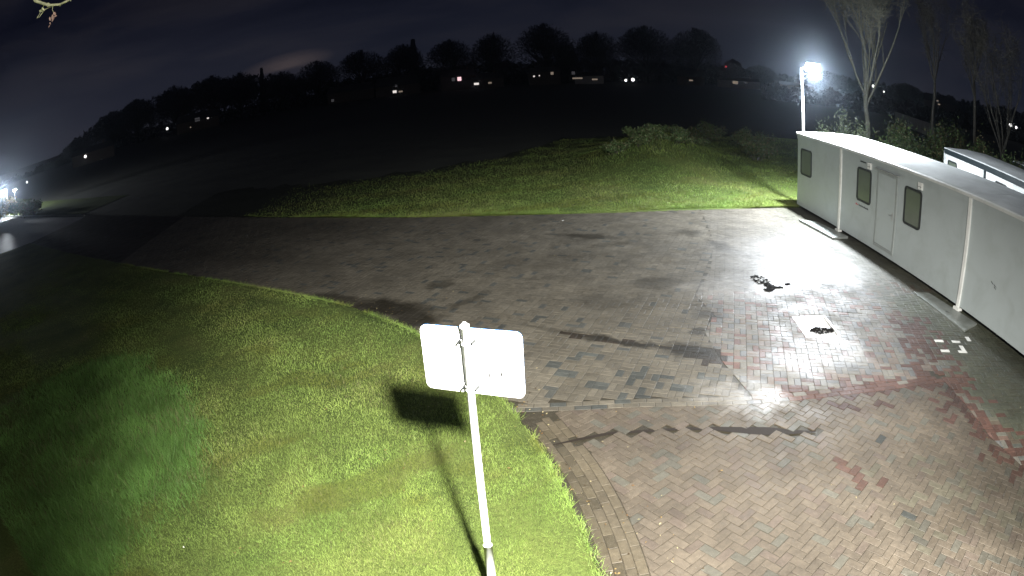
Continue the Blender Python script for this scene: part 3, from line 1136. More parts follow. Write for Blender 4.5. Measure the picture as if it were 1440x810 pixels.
def window(parent, x0, x1, z0, z1, front=0.0):
    r = 0.11
    w = empty('window')
    w.parent = parent
    o = ring_prism(rounded(x0, z0, x1, z1, r), rounded(x0 + 0.06, z0 + 0.06, x1 - 0.06, z1 - 0.06, r * 0.6), front - 0.028, front + 0.02)
    o.build('window_frame', M_RUBBER, w)
    MB().vprism(rounded(x0 + 0.04, z0 + 0.04, x1 - 0.04, z1 - 0.04, r * 0.7), front - 0.010, front + 0.012).build('pane', M_PANE, w)
    return w


AZ = 0.0186


def cabin(name, loc, az, modules, depth, wallmat, trimmat, postmat, label, zb=0.13, zt=2.70, roof_t=0.06):
    rz = math.atan2(-math.cos(az), -math.sin(az))
    c = empty(name, loc, rz, label=label, cat='site cabin')
    x = 0.0
    total = modules[-1]
    edges = [0.0] + list(modules)
    for a, b in zip(edges[:-1], edges[1:]):
        MB().box((a + 0.012, 0.0, zb), (b - 0.012, 0.05, zt)).build('wall_panel', wallmat, c)
    MB().box((0.0, 0.052, zb), (0.05, depth - 0.052, zt)).build('end_wall', wallmat, c)
    MB().box((total - 0.05, 0.052, zb), (total, depth - 0.052, zt)).build('end_wall', wallmat, c)
    MB().box((0.0, depth - 0.05, zb), (total, depth, zt)).build('back_wall', wallmat, c)
    MB().box((0.06, 0.06, zb), (total - 0.06, depth - 0.06, zb + 0.05)).build('floor_frame', M_UNDER, c)
    # roof: thin overhanging sheet with soft front edge, seams at module joints
    m = MB()
    prof = [(-0.045, zt - 0.05), (-0.045, zt + 0.015), (-0.02, zt + 0.045), (0.25, zt + roof_t), (depth / 2, zt + roof_t + 0.04), (depth - 0.2, zt + roof_t), (depth + 0.04, zt + 0.02), (depth + 0.04, zt - 0.05)]
    nP = len(prof)
    vs = []
    xs = [-0.03, total + 0.03]
    for xx in xs:
        vs += [(xx, p[0], p[1]) for p in prof]
    fs = [(i, nP + i, nP + (i + 1) % nP, (i + 1) % nP) for i in range(nP)] + [tuple(range(nP)), tuple(reversed(range(nP, 2 * nP)))]
    m.add(vs, fs)
    m.build('roof', M_ROOF, c)
    MB().box((0.0, -0.050 if trimmat is not wallmat else -0.022, zt - 0.19), (total, -0.002, zt - 0.052)).build('fascia', trimmat, c)
    if trimmat is not wallmat:
        MB().box((-0.03, -0.056, zt - 0.0515), (total + 0.03, -0.0465, zt + 0.012)).build('gutter_edge', trimmat, c)
    for e_ in edges[1:-1]:
        seam = MB()
        seam.add([(e_ + sx, p[0], p[1] + 0.003) for sx in (-0.05, 0.05) for p in prof[1:-1]], [(i, nP - 2 + i, nP - 2 + i + 1, i + 1) for i in range(nP - 3)])
        seam.build('roof_seam', M_ROOF, c)
    for e_ in edges[1:-1]:
        p = MB().box((e_ - 0.06, -0.055, 0.10), (e_ + 0.06, -0.003, zt - 0.055)).build('corner_post', postmat, c, bevel=0.008)
        MB().box((e_ - 0.11, -0.10, 0.04), (e_ + 0.11, 0.06, 0.10)).build('foot_plate', postmat, p)
    k = 0.5
    while k < total:
        MB().box((k - 0.15, 0.35, 0.0), (k + 0.15, 0.65, zb)).build('support_block', M_CONC, c)
        MB().box((k - 0.15, depth - 0.6, 0.0), (k + 0.15, depth - 0.3, zb)).build('support_block', M_CONC, c)
        k += 2.9
    return c


c1 = cabin('site_cabin', (10.294, 19.894, 0), AZ, (3.39, 10.11, 16.8), 3.04, M_WHITE, M_WHITE, M_WHITE2,
           'long white modular site cabin with three windows and door beside the paved yard')
window(c1, 0.30, 1.19, 1.28, 2.21)
window(c1, 4.45, 5.30, 1.29, 2.29)
window(c1, 7.14, 7.99, 1.29, 2.29)
MB().box((4.62, -0.022, 2.455), (4.95, -0.002, 2.485)).build('vent_slot', M_RUBBER, c1)
for bx in (5.21, 7.92):
    b = MB().box((bx - 0.09, -0.075, 2.33), (bx + 0.10, -0.001, 2.52)).build('vent_box', M_WHITE2, c1, bevel=0.012)
    MB().box((bx - 0.075, -0.079, 2.405), (bx + 0.085, -0.0755, 2.415)).build('vent_slit', M_RUBBER, b)
# door
d_ = MB().box((5.74, -0.030, 0.36), (6.69, -0.004, 2.34)).build('door', M_WHITE, c1, bevel=0.006)
fr = ring_prism([(5.67, 0.28), (5.67, 2.42), (6.77, 2.42), (6.77, 0.28)], [(5.735, 0.355), (5.735, 2.345), (6.695, 2.345), (6.695, 0.355)], -0.038, -0.0015)
fr.build('door_frame', simple('door_frame_grey', (0.29, 0.315, 0.31), 0.5), c1)
MB().box((5.55, -0.085, 2.425), (6.85, -0.002, 2.455)).build('drip_rail', M_GREYMETAL, c1)
h = MB().box((6.58, -0.046, 1.20), (6.64, -0.0305, 1.42)).tube([(6.61, -0.045, 1.34), (6.61, -0.09, 1.34)], 0.012).tube([(6.61, -0.085, 1.34), (6.49, -0.085, 1.34)], 0.011).build('handle', M_GREYMETAL, d_)
# the firm's small sticker: red emblem and an unreadable line of dark letters
MB().box((4.40, -0.0035, 1.135), (4.47, -0.001, 1.185)).box((4.485, -0.0035, 1.14), (4.56, -0.001, 1.165)).build('sticker_emblem', M_RED, c1)
m = MB()
xx = 4.60
rr = _r.Random(5)
for k in range(11):
    w_ = rr.uniform(0.03, 0.05)
    hh = rr.choice((0.045, 0.045, 0.065))
    m.box((xx, -0.0035, 1.135), (xx + 0.012, -0.001, 1.135 + hh))
    m.box((xx + 0.012, -0.0035, 1.135 + rr.choice((0, 0.033))), (xx + w_, -0.001, 1.148 + rr.choice((0, 0.02))))
    m.box((xx + w_ - 0.010, -0.0035, 1.135), (xx + w_, -0.001, 1.135 + 0.04))
    xx += w_ + 0.012
m.build('sticker_lettering', M_BLACK, c1)
# scuff on the third panel
m = MB()
m.add([(11.20, -0.0025, 1.10), (11.28, -0.0025, 1.06), (11.30, -0.0025, 1.075), (11.22, -0.0025, 1.115)], [(0, 1, 2, 3)])
m.add([(11.30, -0.0025, 1.085), (11.36, -0.0025, 1.05), (11.47, -0.0025, 1.03), (11.36, -0.0025, 1.075)], [(0, 1, 2, 3)])
m.add([(11.34, -0.0025, 1.02), (11.42, -0.0025, 0.99), (11.44, -0.0025, 1.00), (11.35, -0.0025, 1.04)], [(0, 1, 2, 3)])
m.build('scuff_mark', M_UNDER, c1)

AZ2 = R(15.6)
c2 = cabin('site_cabin', (17.5, 18.96, 0), AZ2, (3.92, 9.9, 15.8), 2.6, M_WHITE2, M_DARKTRIM, M_DARKTRIM,
           'bright white cabin with dark roof trim standing behind the long cabin', zt=2.72)
window(c2, 0.36, 1.30, 1.38, 2.33)
window(c2, 4.80, 5.72, 1.40, 2.36)
MB().box((-0.02, -0.05, 0.1), (0.07, -0.003, 2.66)).build('corner_post', M_WHITE2, c2)
c3 = cabin('site_cabin', (21.3, 17.6, 0), AZ2, (3.9, 9.0), 2.6, M_WHITE2, M_DARKTRIM, M_DARKTRIM,
           'farthest white cabin with dark trim, cut by the right edge of the photo', zt=2.72)

# concrete slabs lying along the long cabin
o = MB().prism([(9.36, 17.86), (9.92, 17.55), (10.16, 15.75), (9.50, 15.66)][::-1], -0.02, 0.075).build('concrete_slab', M_CONC, bevel=0.006)
tag(o, 'pale flat slab in front of the first cabin post', 'slab')
o = MB().prism([(9.50, 11.12), (9.96, 10.95), (10.12, 8.95), (9.42, 8.72)][::-1], -0.02, 0.035).build('concrete_slab', M_CONC, bevel=0.006)
tag(o, 'wet dark slab at the foot of the second cabin post', 'slab')

# ================================================================== YARD LAMP
yl = empty('yard_lamp', (10.66, 20.12, 0), label='tall lamp post with bright white head behind the cabin corner', cat='lamp post')
MB().tube([(0, 0, 0), (0, 0, 1.2), (0, 0, 5.0), (0, -0.02, 5.12)], [0.062, 0.055, 0.042, 0.042], 14).build('post', M_POLE, yl, smooth=True)
MB().tube([(0, 0, 5.08), (0, -0.30, 5.16), (0.0, -0.62, 5.22)], 0.026, 10).build('arm', M_POLE, yl, smooth=True)
hd = MB().box((-0.24, -0.05, -0.16), (0.24, 0.05, 0.16)).box((-0.22, 0.05, -0.14), (0.22, 0.10, 0.14)).build('lamp_head', M_GREYMETAL, yl, bevel=0.015)
hd.location = (0.02, -0.80, 5.16)
hd.rotation_euler = (R(42), 0, 0)
MB().box((-0.215, -0.058, -0.135), (0.215, -0.052, 0.135)).build('led_panel', M_LED, hd)
MB().box((-0.28, -0.02, -0.03), (-0.245, 0.02, 0.17)).box((0.245, -0.02, -0.03), (0.28, 0.02, 0.17)).box((-0.28, -0.02, 0.172), (0.28, 0.02, 0.20)).build('bracket', M_GREYMETAL, hd)

# ================================================================== SIGN
BX, BY = -0.3487, 4.1454
sg = empty('sign', (BX, BY, 0), R(-19), label='blank back of white rectangular sign on white pole in the lawn', cat='sign')
MB().tube([(0, 0, -0.1), (0, 0, 0.80)], 0.043, 20).tube([(0, 0, 0.80), (0, 0, 0.815)], [0.043, 0.034], 20).build('pole_socket', M_POLE, sg, smooth=True)
MB().tube([(0, 0, 0.8), (0, 0, 2.93)], 0.031, 20).build('pole', M_POLE, sg, smooth=True)
MB().tube([(0, 0, 2.93), (0, 0, 2.95), (0, 0, 2.965)], [0.036, 0.034, 0.015], 20).build('pole_cap', M_SIGN, sg, smooth=True)
pl = MB().vprism(rounded(-0.382, 2.373, 0.398, 2.892, 0.045), 0.052, 0.056).build('plate', M_SIGN, sg)
ring_prism(rounded(-0.386, 2.369, 0.402, 2.896, 0.047), rounded(-0.376, 2.379, 0.392, 2.886, 0.040), 0.050, 0.066).build('folded_rim', M_SIGN, pl)
MB().vprism(rounded(-0.386, 2.369, 0.402, 2.898, 0.047), 0.0665, 0.070).build('blue_face', M_SIGNBLUE, pl)
for zc in (2.815, 2.44):
    k = MB().box((-0.075, 0.030, zc - 0.018), (0.085, 0.050, zc + 0.018)).build('rail', M_GREYMETAL, sg)
    cl_ = MB().tube([(0, 0, zc - 0.016), (0, 0, zc + 0.016)], 0.037, 20).build('clamp', M_SIGN, sg, smooth=True)
    for sx in (-0.052, 0.052):
        MB().tube([(sx, 0.03, zc), (sx, -0.028, zc)], 0.009, 8).build('bolt', M_RUBBER, cl_)
m = MB()
for bx, bz, w_ in ((0.140, 2.535, 0.030), (0.232, 2.553, 0.036)):
    for k in range(3):
        m.box((bx - w_ / 2, 0.0505, bz - 0.014 + k * 0.011), (bx + w_ / 2 - (k == 1) * 0.008, 0.0518, bz - 0.007 + k * 0.011))
    m.box((bx - 0.004, 0.0505, bz - 0.016), (bx + 0.004, 0.0518, bz + 0.016))
m.box((-0.335, 0.0505, 2.40), (-0.315, 0.0518, 2.408)).box((0.075, 0.0505, 2.80), (0.092, 0.0518, 2.806))
m.build('printed_marks', M_BLACK, pl, kind='stuff')
MB().box((-0.34, 0.0505, 2.845), (-0.12, 0.0514, 2.853)).box((0.17, 0.0505, 2.838), (0.23, 0.0514, 2.845)).box((0.31, 0.0505, 2.838), (0.35, 0.0514, 2.845)).build('faint_print', M_GREYMETAL, pl, kind='stuff')

# ================================================================== GULLY, PUDDLES, LITTER
gx, gy, gl, gw, ga = GULLY
gu = empty('drain_gully', (gx, gy, 0), ga, label='sunken rectangular drain gully holding bright water in the yard', cat='drain')
for lo, hi in (((-gl / 2 - .04, -gw / 2 - .04), (gl / 2 + .04, -gw / 2)), ((-gl / 2 - .04, gw / 2), (gl / 2 + .04, gw / 2 + .04)),
               ((-gl / 2 - .04, -gw / 2), (-gl / 2, gw / 2)), ((gl / 2, -gw / 2), (gl / 2 + .04, gw / 2))):
    MB().box((lo[0], lo[1], -0.08), (hi[0], hi[1], 0.004)).build('rim', M_CONC2, gu)
MB().box((-gl / 2, -gw / 2, -0.16), (gl / 2, gw / 2, -0.06)).build('basin', M_CONC2, gu)
MB().add([(-gl / 2 + .001, -gw / 2 + .001, -0.042), (gl / 2 - .001, -gw / 2 + .001, -0.042), (gl / 2 - .001, gw / 2 - .001, -0.042), (-gl / 2 + .001, gw / 2 - .001, -0.042)], [(0, 1, 2, 3)]).build('standing_water', M_GLAREWATER, gu)


def litter(name, blobs, z, n, label, size=0.05):
    V = []
    for _ in range(n):
        cx, cy, rx, ry, a = rr.choice(blobs)
        t = rr.uniform(0, 6.283)
        q = math.sqrt(rr.random())
        x, y = q * rx * math.cos(t), q * ry * math.sin(t)
        x, y = cx + x * math.cos(a) - y * math.sin(a), cy + x * math.sin(a) + y * math.cos(a)
        s_ = size * rr.uniform(0.5, 1.2)
        ph = rr.uniform(0, 6.283)
        zz_ = z + rr.uniform(0.001, 0.022)
        p = [(x + s_ * math.cos(ph + k * 1.571) * (1 if k % 2 == 0 else 0.55), y + s_ * math.sin(ph + k * 1.571) * (1 if k % 2 == 0 else 0.55), zz_ + rr.uniform(-0.006, 0.012)) for k in range(4)]
        V += [p[:3], [p[0], p[2], p[3]]]
    return tri_mesh(name, np.array(V), M_WETLEAF, kind='stuff', label=label)


litter('leaf_litter', [(5.90, 9.74, 0.27, 0.15, -0.15), (5.85, 9.74, 0.20, 0.16, 0.1), (5.72, 9.83, 0.13, 0.03, 0.5), (6.10, 9.70, 0.08, 0.05, 0)], -0.042, 520, 'black clump of wet leaves in the drain gully', 0.035)
litter('leaf_litter', [(5.66, 12.62, 0.22, 0.34, 0.1), (5.72, 12.20, 0.10, 0.22, 0), (5.60, 11.98, 0.10, 0.10, 0), (5.86, 12.1, 0.16, 0.04, -0.2), (6.22, 12.24, 0.06, 0.03, 0)], 0.004, 430, 'black clump of wet leaves in the bright puddle', 0.05)


def puddle(name, pts, z, mat, label):
    p = smooth_line(pts + [pts[0]], 0.06, 2)[:-1]
    b2 = bmesh.new()
    f = b2.faces.new([b2.verts.new((q[0], q[1], z)) for q in p])
    b2.normal_update()
    if f.normal.z < 0:
        f.normal_flip()
    bmesh.ops.triangulate(b2, faces=[f])
    me = bpy.data.meshes.new(name)
    b2.to_mesh(me)
    b2.free()
    me.materials.append(mat)
    o = bpy.data.objects.new(name, me)
    COL.objects.link(o)
    return tag(o, label, kind='structure')


gv = resample(GROOVE[:, :2], 0.1)
gw_ = np.interp(np.linspace(0, 1, len(gv)), [0, .1, .55, .8, 1], [.012, .030, .035, .11, .012])
gl_, gr_ = offset_line(gv, 1.0) - gv, None
ga_ = [tuple(p + o_ * w_) for p, o_, w_ in zip(gv, gl_, gw_)]
gb_ = [tuple(p - o_ * w_) for p, o_, w_ in zip(gv, gl_, gw_)]
m = MB()
ng = len(gv)
m.add([(p[0], p[1], 0.0060) for p in ga_] + [(p[0], p[1], 0.0060) for p in gb_], [(i, ng + i, ng + i + 1, i + 1) for i in range(ng - 1)])
o = m.build('puddle', M_MUDWATER, kind='structure')
tag(o, 'dark wet mud showing in the jagged groove across the near paving')
0 and puddle('puddle', [(3.05, 6.70), (3.3, 6.60), (3.7, 6.47), (4.15, 6.36), (4.05, 6.52), (3.7, 6.66), (3.3, 6.80), (3.08, 6.84)], -0.028, M_MUDWATER, 'narrow dark puddle in the groove of sunken bricks')
0 and puddle('puddle', [(2.45, 9.62), (2.75, 9.30), (3.1, 9.02), (3.35, 8.93), (3.45, 9.10), (3.25, 9.40), (2.85, 9.66)], -0.006, M_MUDWATER, 'dark muddy puddle at the end of the streak')


# ================================================================== TREES
def bare_tree(rnd, height, r0, fork, spread, levels, up=0.55, twig_w=0.012, twigs=3):
    """returns trunk MB, crown MB (limbs) and twig triangles"""
    trunk, limbs = MB(), MB()
    tw = []

    def grow(p, d, length, r, lev):
        pts, rad = [p.copy()], [r]
        q, dd = p.copy(), d.copy()
        nseg = 5 if lev < 2 else 4
        for i in range(nseg):
            dd = (dd + Vector((rnd.gauss(0, .09), rnd.gauss(0, .09), rnd.gauss(0, .05) + up * 0.10))).normalized()
            q = q + dd * length / nseg
            pts.append(q.copy())
            rad.append(r * (1 - 0.62 * (i + 1) / nseg))
            if lev >= levels - 1:
                for _ in range(twigs):
                    t = Vector((rnd.gauss(0, 1), rnd.gauss(0, 1), rnd.gauss(0.4, 0.8))).normalized()
                    L = rnd.uniform(0.25, 0.75) * (height / 12)
                    e_ = q + t * L
                    s_ = t.cross(Vector((rnd.random(), rnd.random(), rnd.random()))).normalized() * twig_w
                    tw.append([q - s_, q + s_, e_])
                    t2 = (t + Vector((rnd.gauss(0, .5), rnd.gauss(0, .5), rnd.gauss(0.1, .5)))).normalized()
                    mid = q + t * L * 0.5
                    tw.append([mid - s_ * .7, mid + s_ * .7, mid + t2 * L * 0.7])
        limbs.tube(pts, rad, 7 if lev < 2 else 4, cap=False)
        if lev < levels:
            nb = rnd.randint(3, 4) if lev < 2 else rnd.randint(2, 4)
            for k in range(nb):
                f = rnd.uniform(0.35, 1.0)
                j = min(len(pts) - 1, max(1, int(f * nseg)))
                ax = Vector((rnd.gauss(0, 1), rnd.gauss(0, 1), 0.2)).normalized()
                nd = (dd * 1.0 + ax * spread * rnd.uniform(0.6, 1.2) + Vector((0, 0, up * .35))).normalized()
                grow(pts[j], nd, length * rnd.uniform(0.5, 0.75), rad[j] * rnd.uniform(0.5, 0.72), lev + 1)

    # trunk
    pts, rad = [Vector((0, 0, -0.1))], [r0 * 1.25]
    q = Vector((0, 0, 0))
    n = 7
    wob = [rnd.gauss(0, .035) for _ in range(2)]
    for i in range(n + 1):
        pts.append(q + Vector((wob[0] * math.sin(i * 1.2) * 2, wob[1] * math.sin(i * .9) * 2, fork * i / n)))
        rad.append(r0 * (1 - 0.35 * i / n))
    trunk.tube(pts, rad, 12)
    top = pts[-1]
    nl = rnd.randint(5, 7)
    for k in range(nl):
        a = 2 * math.pi * k / nl + rnd.uniform(-.4, .4)
        j = rnd.choice((-1, -1, -2))
        d = Vector((math.cos(a) * spread, math.sin(a) * spread, 1.0)).normalized()
        grow(pts[j], d, (height - fork) * rnd.uniform(0.45, 0.62), rad[-1] * rnd.uniform(0.42, 0.65), 0)
    grow(top, Vector((0.03, 0, 1)), (height - fork) * 0.6, rad[-1] * 0.75, 0)
    return trunk, limbs, np.array([[tuple(v) for v in t] for t in tw])


def place_bare(loc, seed, height, r0, fork, spread, levels, label, rz=0.0, group='bare trees behind the cabins', **kw):
    rnd = _r.Random(seed)
    trunk, limbs, tw = bare_tree(rnd, height, r0, fork, spread, levels, **kw)
    root = empty('bare_tree', loc, rz, label=label, cat='tree', group=group)
    trunk.build('trunk', M_BARK, root, smooth=True)
    cr = limbs.build('crown', M_BARK, root, smooth=True)
    tri_mesh('twigs', tw, M_BARK, parent=cr, kind='stuff')
    return root


def polar(az, d, z=0.0):
    return (d * math.sin(R(az)), d * math.cos(R(az)), z)


place_bare(polar(34.35, 31), 11, 14.5, 0.17, 4.3, 0.46, 4, 'tall bare tree with the thickest pale trunk, behind the long cabin roof', up=0.55, twigs=1)
M_BARK1, M_BARK = M_BARK, simple('bark_dark', (0.055, 0.050, 0.040), 0.9, var=0.35, nscale=5)
place_bare(polar(41.5, 35), 23, 11.5, 0.13, 5.6, 0.30, 3, 'slim bare tree behind the corner of the bright cabin', up=0.6, twigs=1)
place_bare(polar(46.0, 34), 31, 10.5, 0.13, 6.0, 0.32, 3, 'thin bare tree with a bent trunk above the bright cabin roof', up=0.6, twigs=1)
place_bare(polar(49.1, 32), 47, 10, 0.12, 2.6, 0.36, 3, 'bare tree forking low into two stems near the right edge', up=0.6, twigs=1)


def shrub(loc, rx, ry, h, n, cols, label, name='shrub', leaf=0.05, stems=7, seed=1, group='shrubs behind the cabins', cat='shrub'):
    r2 = np.random.default_rng(seed)
    root = empty(name, loc, label=label, cat=cat, group=group)
    m = MB()
    rnd = _r.Random(seed)
    tips = []
    for k in range(stems):
        a = rnd.uniform(0, 6.283)
        q = rnd.uniform(0.2, 1.0)
        e_ = Vector((math.cos(a) * rx * q, math.sin(a) * ry * q, h * rnd.uniform(0.65, 1.05) * (1.1 - 0.45 * q)))
        s_ = e_ * 0.15
        s_.z = 0
        mid = (s_ + e_) / 2 + Vector((0, 0, h * 0.12))
        m.tube([s_, mid, e_], [0.025, 0.015, 0.006], 4)
        tips += [(mid, 0.5), (e_, 0.42), ((mid + e_) / 2, 0.5)]
    m.build('stem', M_BARK, root)
    idx = r2.integers(0, len(tips), n)
    T = np.array([tuple(t[0]) for t in tips])[idx]
    S = np.array([t[1] for t in tips])[idx][:, None] * np.array((rx, ry, h)) * 0.50
    P = T + r2.normal(0, 1, (n, 3)) * S * 0.55
    P[:, 2] = np.abs(P[:, 2])
    d1 = r2.normal(0, 1, (n, 3))
    d1 /= np.linalg.norm(d1, axis=1)[:, None]
    d2 = np.cross(d1, r2.normal(0, 1, (n, 3)))
    d2 /= np.linalg.norm(d2, axis=1)[:, None]
    L = (leaf * r2.uniform(0.5, 1.4, n))[:, None]
    A, B, C, D = P - d1 * L, P + d2 * L * 0.45, P + d1 * L, P - d2 * L * 0.45
    V = np.concatenate([np.stack([A, B, C], 1), np.stack([A, C, D], 1)])
    c = np.array(cols)[r2.integers(0, len(cols), n)] * r2.uniform(0.6, 1.4, (n, 1))
    c = np.c_[c, np.ones(n)]
    c = np.repeat(np.concatenate([c, c]), 3, axis=0)
    tri_mesh('foliage', V, M_LEAF, c, root, kind='stuff')
    return root


LG = [(0.080, 0.130, 0.045), (0.11, 0.15, 0.06), (0.065, 0.10, 0.032), (0.15, 0.15, 0.075)]
LB = [(0.068, 0.110, 0.033), (0.052, 0.085, 0.027), (0.090, 0.105, 0.042), (0.125, 0.10, 0.05)]
LP = [(0.17, 0.21, 0.12), (0.21, 0.23, 0.14), (0.12, 0.15, 0.08)]
shrub(polar(32.4, 27.5), 1.7, 1.4, 3.0, 7000, LP, 'pale loose shrub rising between the lamp post and the thick tree', leaf=0.06, seed=3, stems=12)
specs = [(37.0, 28.5, 2.0, 2.9, 'rounded green shrub just right of the thick pale trunk'), (39.2, 29.5, 2.1, 2.75, 'green shrub between the thick trunk and the slim tree'),
         (40.9, 31.0, 1.4, 2.3, 'low dark shrub at the foot of the slim bare tree'), (43.2, 30.5, 1.9, 3.25, 'taller bushy shrub above the corner of the bright cabin'),
         (45.2, 30.0, 1.5, 2.3, 'brownish shrub below the bent bare tree'), (47.4, 28.5, 1.7, 2.9, 'feathery shrub above the bright cabin roof'),
         (49.6, 27.0, 1.5, 2.7, 'pointed shrub beside the low forking tree'), (51.8, 26.0, 1.6, 2.5, 'shrub cut by the right edge of the photo')]
for i, (az, dd, rx, hh, lb) in enumerate(specs):
    shrub(polar(az, dd), rx, 1.5, hh, 6500, LB if i % 2 else LG, lb, leaf=0.065, seed=20 + i, stems=11)
# weeds on the earth bank
wr_ = _r.Random(77)
weedspots = [(6.3, 29.2), (7.2, 30.0), (8.3, 29.6), (9.0, 30.8), (7.6, 31.6), (6.6, 31.2), (8.8, 32.4), (5.3, 28.9), (9.9, 31.0), (8.0, 33.0)]
weedlabels = ['weedy clump at the left foot of the earth bank', 'leafy weed clump low on the lit face of the bank', 'bright green weed clump in the middle of the bank', 'weed clump right of the middle of the bank',
              'weed clump on the crest of the bank', 'weed clump on the left shoulder of the bank', 'weed clump on the right shoulder of the bank', 'dark weed clump where the bank meets the dark field',
              'weed clump at the right foot of the bank beside the shadow', 'weed clump topping the back of the bank']
for i, ((wx, wy), lb) in enumerate(zip(weedspots, weedlabels)):
    shrub((wx, wy, float(mound(wx, wy))), 0.75, 0.7, wr_.uniform(0.35, 0.7), 1700, LG, lb, name='weed_clump', leaf=0.055, seed=60 + i, stems=6, group='weed clumps on the earth bank', cat='weeds')
for i, (wx, wy, lb) in enumerate([(13.0, 30.2, 'low shrub right of the shadow line on the verge'), (14.2, 33.5, 'dark low shrub at the back of the verge'), (11.8, 35.5, 'low shrub in the dark behind the bank')]):
    shrub((wx, wy, float(mound(wx, wy))), 1.3, 1.0, 1.0 + 0.2 * i, 2600, LB, lb, leaf=0.06, seed=80 + i, stems=8, group='low shrubs on the verge')


# ---- far trees along the field
def far_tree_meshes(seed, kind):
    rnd = _r.Random(seed)
    H_ = 1.0
    t = MB().tube([(0, 0, 0), (0.005, 0, .12), (0, 0.006, .26)], [.022, .018, .014], 7)
    limbs = MB()
    tw = []
    cz, rz_, rx_ = (0.55, 0.46, 0.40) if kind != 'conifer' else (0.5, 0.5, 0.2)
    if kind == 'conifer':
        t.tube([(0, 0, .2), (0, 0, .97)], [.014, .002], 5)
    for k in range(60 if kind != 'conifer' else 10):
        a = rnd.uniform(0, 6.283)
        el = rnd.uniform(-0.25, 1.3)
        e_ = Vector((math.cos(a) * math.cos(el) * rx_, math.sin(a) * math.cos(el) * rx_, cz + math.sin(el) * rz_)) * rnd.uniform(.88, 1.0)
        s_ = Vector((0, 0, rnd.uniform(.16, .34)))
        mid = (s_ * .45 + e_ * .55) + Vector((rnd.gauss(0, .02), rnd.gauss(0, .02), -.01))
        limbs.tube([s_, mid, e_], [.0085, .005, .0015], 3, cap=False)
    n = {'bare': 9500, 'dense': 11000, 'conifer': 5200}[kind]
    lump = [(rnd.uniform(0, 6.283), rnd.uniform(-.2, 1.4), rnd.uniform(.84, 1.06)) for _ in range(22)]
    for k in range(n):
        if kind == 'conifer':
            z = rnd.random() ** 1.25
            rr_ = 0.20 * (1 - z) * math.sqrt(rnd.random()) * (0.8 + .3 * math.sin(z * 40))
            a = rnd.uniform(0, 6.283)
            p = Vector((rr_ * math.cos(a), rr_ * math.sin(a), .06 + .94 * z))
            d = Vector((math.cos(a), math.sin(a), -.2)).normalized()
            L = .05
            w = .008
        else:
            a, el, rd = rnd.choice(lump)
            a += rnd.gauss(0, .5)
            el = max(-.45, min(1.57, el + rnd.gauss(0, .45)))
            q = (rnd.random() ** (.42 if kind == 'bare' else .5)) * rd
            p = Vector((math.cos(a) * math.cos(el) * rx_ * q, math.sin(a) * math.cos(el) * rx_ * q, cz + math.sin(el) * rz_ * q))
            d = (p - Vector((0, 0, .3))).normalized() + Vector((rnd.gauss(0, .5), rnd.gauss(0, .5), rnd.gauss(0, .4)))
            d.normalize()
            L = rnd.uniform(.025, .06)
            w = .0048 if kind == 'bare' else .0065
        s_ = d.cross(Vector((rnd.gauss(0, 1), rnd.gauss(0, 1), rnd.gauss(0, 1)))).normalized() * w
        tw.append([tuple(p - s_), tuple(p + s_), tuple(p + d * L)])
    return t, limbs, np.array(tw)


def far_proto(seed, kind):
    t, l, tw = far_tree_meshes(seed, kind)
    root = empty('far_tree')
    t.build('trunk', M_BARKFAR, root)
    cr = l.build('crown', M_BARKFAR, root)
    tri_mesh('twigs', tw, M_BARKFAR, parent=cr, kind='stuff')
    return root


def copy_tree(o, parent=None):
    c = o.copy()
    COL.objects.link(c)
    c.parent = parent
    for ch in list(o.children):
        copy_tree(ch, c)
    return c


protos = {'bare': [far_proto(s_, 'bare') for s_ in (101, 102, 103)], 'dense': [far_proto(s_, 'dense') for s_ in (111, 112)], 'conifer': [far_proto(121, 'conifer')]}
used = {}
# azimuth, top elevation, width in degrees, kind, label
FT = [(-43.2, -0.6, 2.2, 'dense', 'small dark tree low on the slope left of the leftmost field lights'), (-40.6, 0.7, 2.6, 'dense', 'dark tree at the lower left end of the tree line'),
      (-37.0, 2.2, 3.2, 'dense', 'first rounded dark tree rising above the left slope'), (-34.3, 2.7, 3.0, 'dense', 'rounded tree left of the lone bright field light'),
      (-30.3, 3.1, 3.2, 'dense', 'rounded tree right above the lone bright field light'), (-26.6, 3.2, 3.6, 'dense', 'broad tree just right of the paired lights on the left'),
      (-23.9, 3.0, 3.0, 'dense', 'broad dark tree left of the pointed evergreen'), (-21.7, 3.2, 1.0, 'conifer', 'narrow pointed evergreen in front of the pale cloud'),
      (-19.9, 2.4, 3.2, 'bare', 'bare tree against the pale brown cloud'), (-16.5, 2.8, 3.4, 'bare', 'bare round tree right of the gap with the pale cloud'),
      (-12.3, 3.2, 3.8, 'bare', 'wide bare tree left of the double lit house'), (-8.5, 3.3, 3.0, 'dense', 'dense tree behind the double lit house'),
      (-7.6, 3.9, 1.4, 'conifer', 'pointed evergreen behind the double lit house'), (-4.3, 3.3, 3.6, 'bare', 'bare tree left above the pink lit window'),
      (-0.3, 3.7, 3.4, 'bare', 'bare tree above the bright pair of low windows'), (4.2, 4.3, 4.4, 'bare', 'largest round bare tree on the field edge'),
      (6.1, 2.4, 1.8, 'dense', 'small dark tree tucked beside the largest bare tree'), (8.9, 3.5, 3.6, 'bare', 'bare tree over the lit garden wall'),
      (13.3, 4.0, 4.2, 'bare', 'large bare tree right of the two white garden lamps'), (17.8, 3.9, 4.0, 'bare', 'rightmost of the large bare trees on the field edge'),
      (21.3, 1.3, 1.6, 'dense', 'small tree carrying the red light'), (23.8, 0.9, 2.4, 'dense', 'low tree behind the pale shed'), (30.5, 1.0, 3.0, 'dense', 'low dark tree right of the yard lamp'),
      (38.5, 0.9, 3.2, 'dense', 'low dark tree between the thick trunk and the slim tree')]
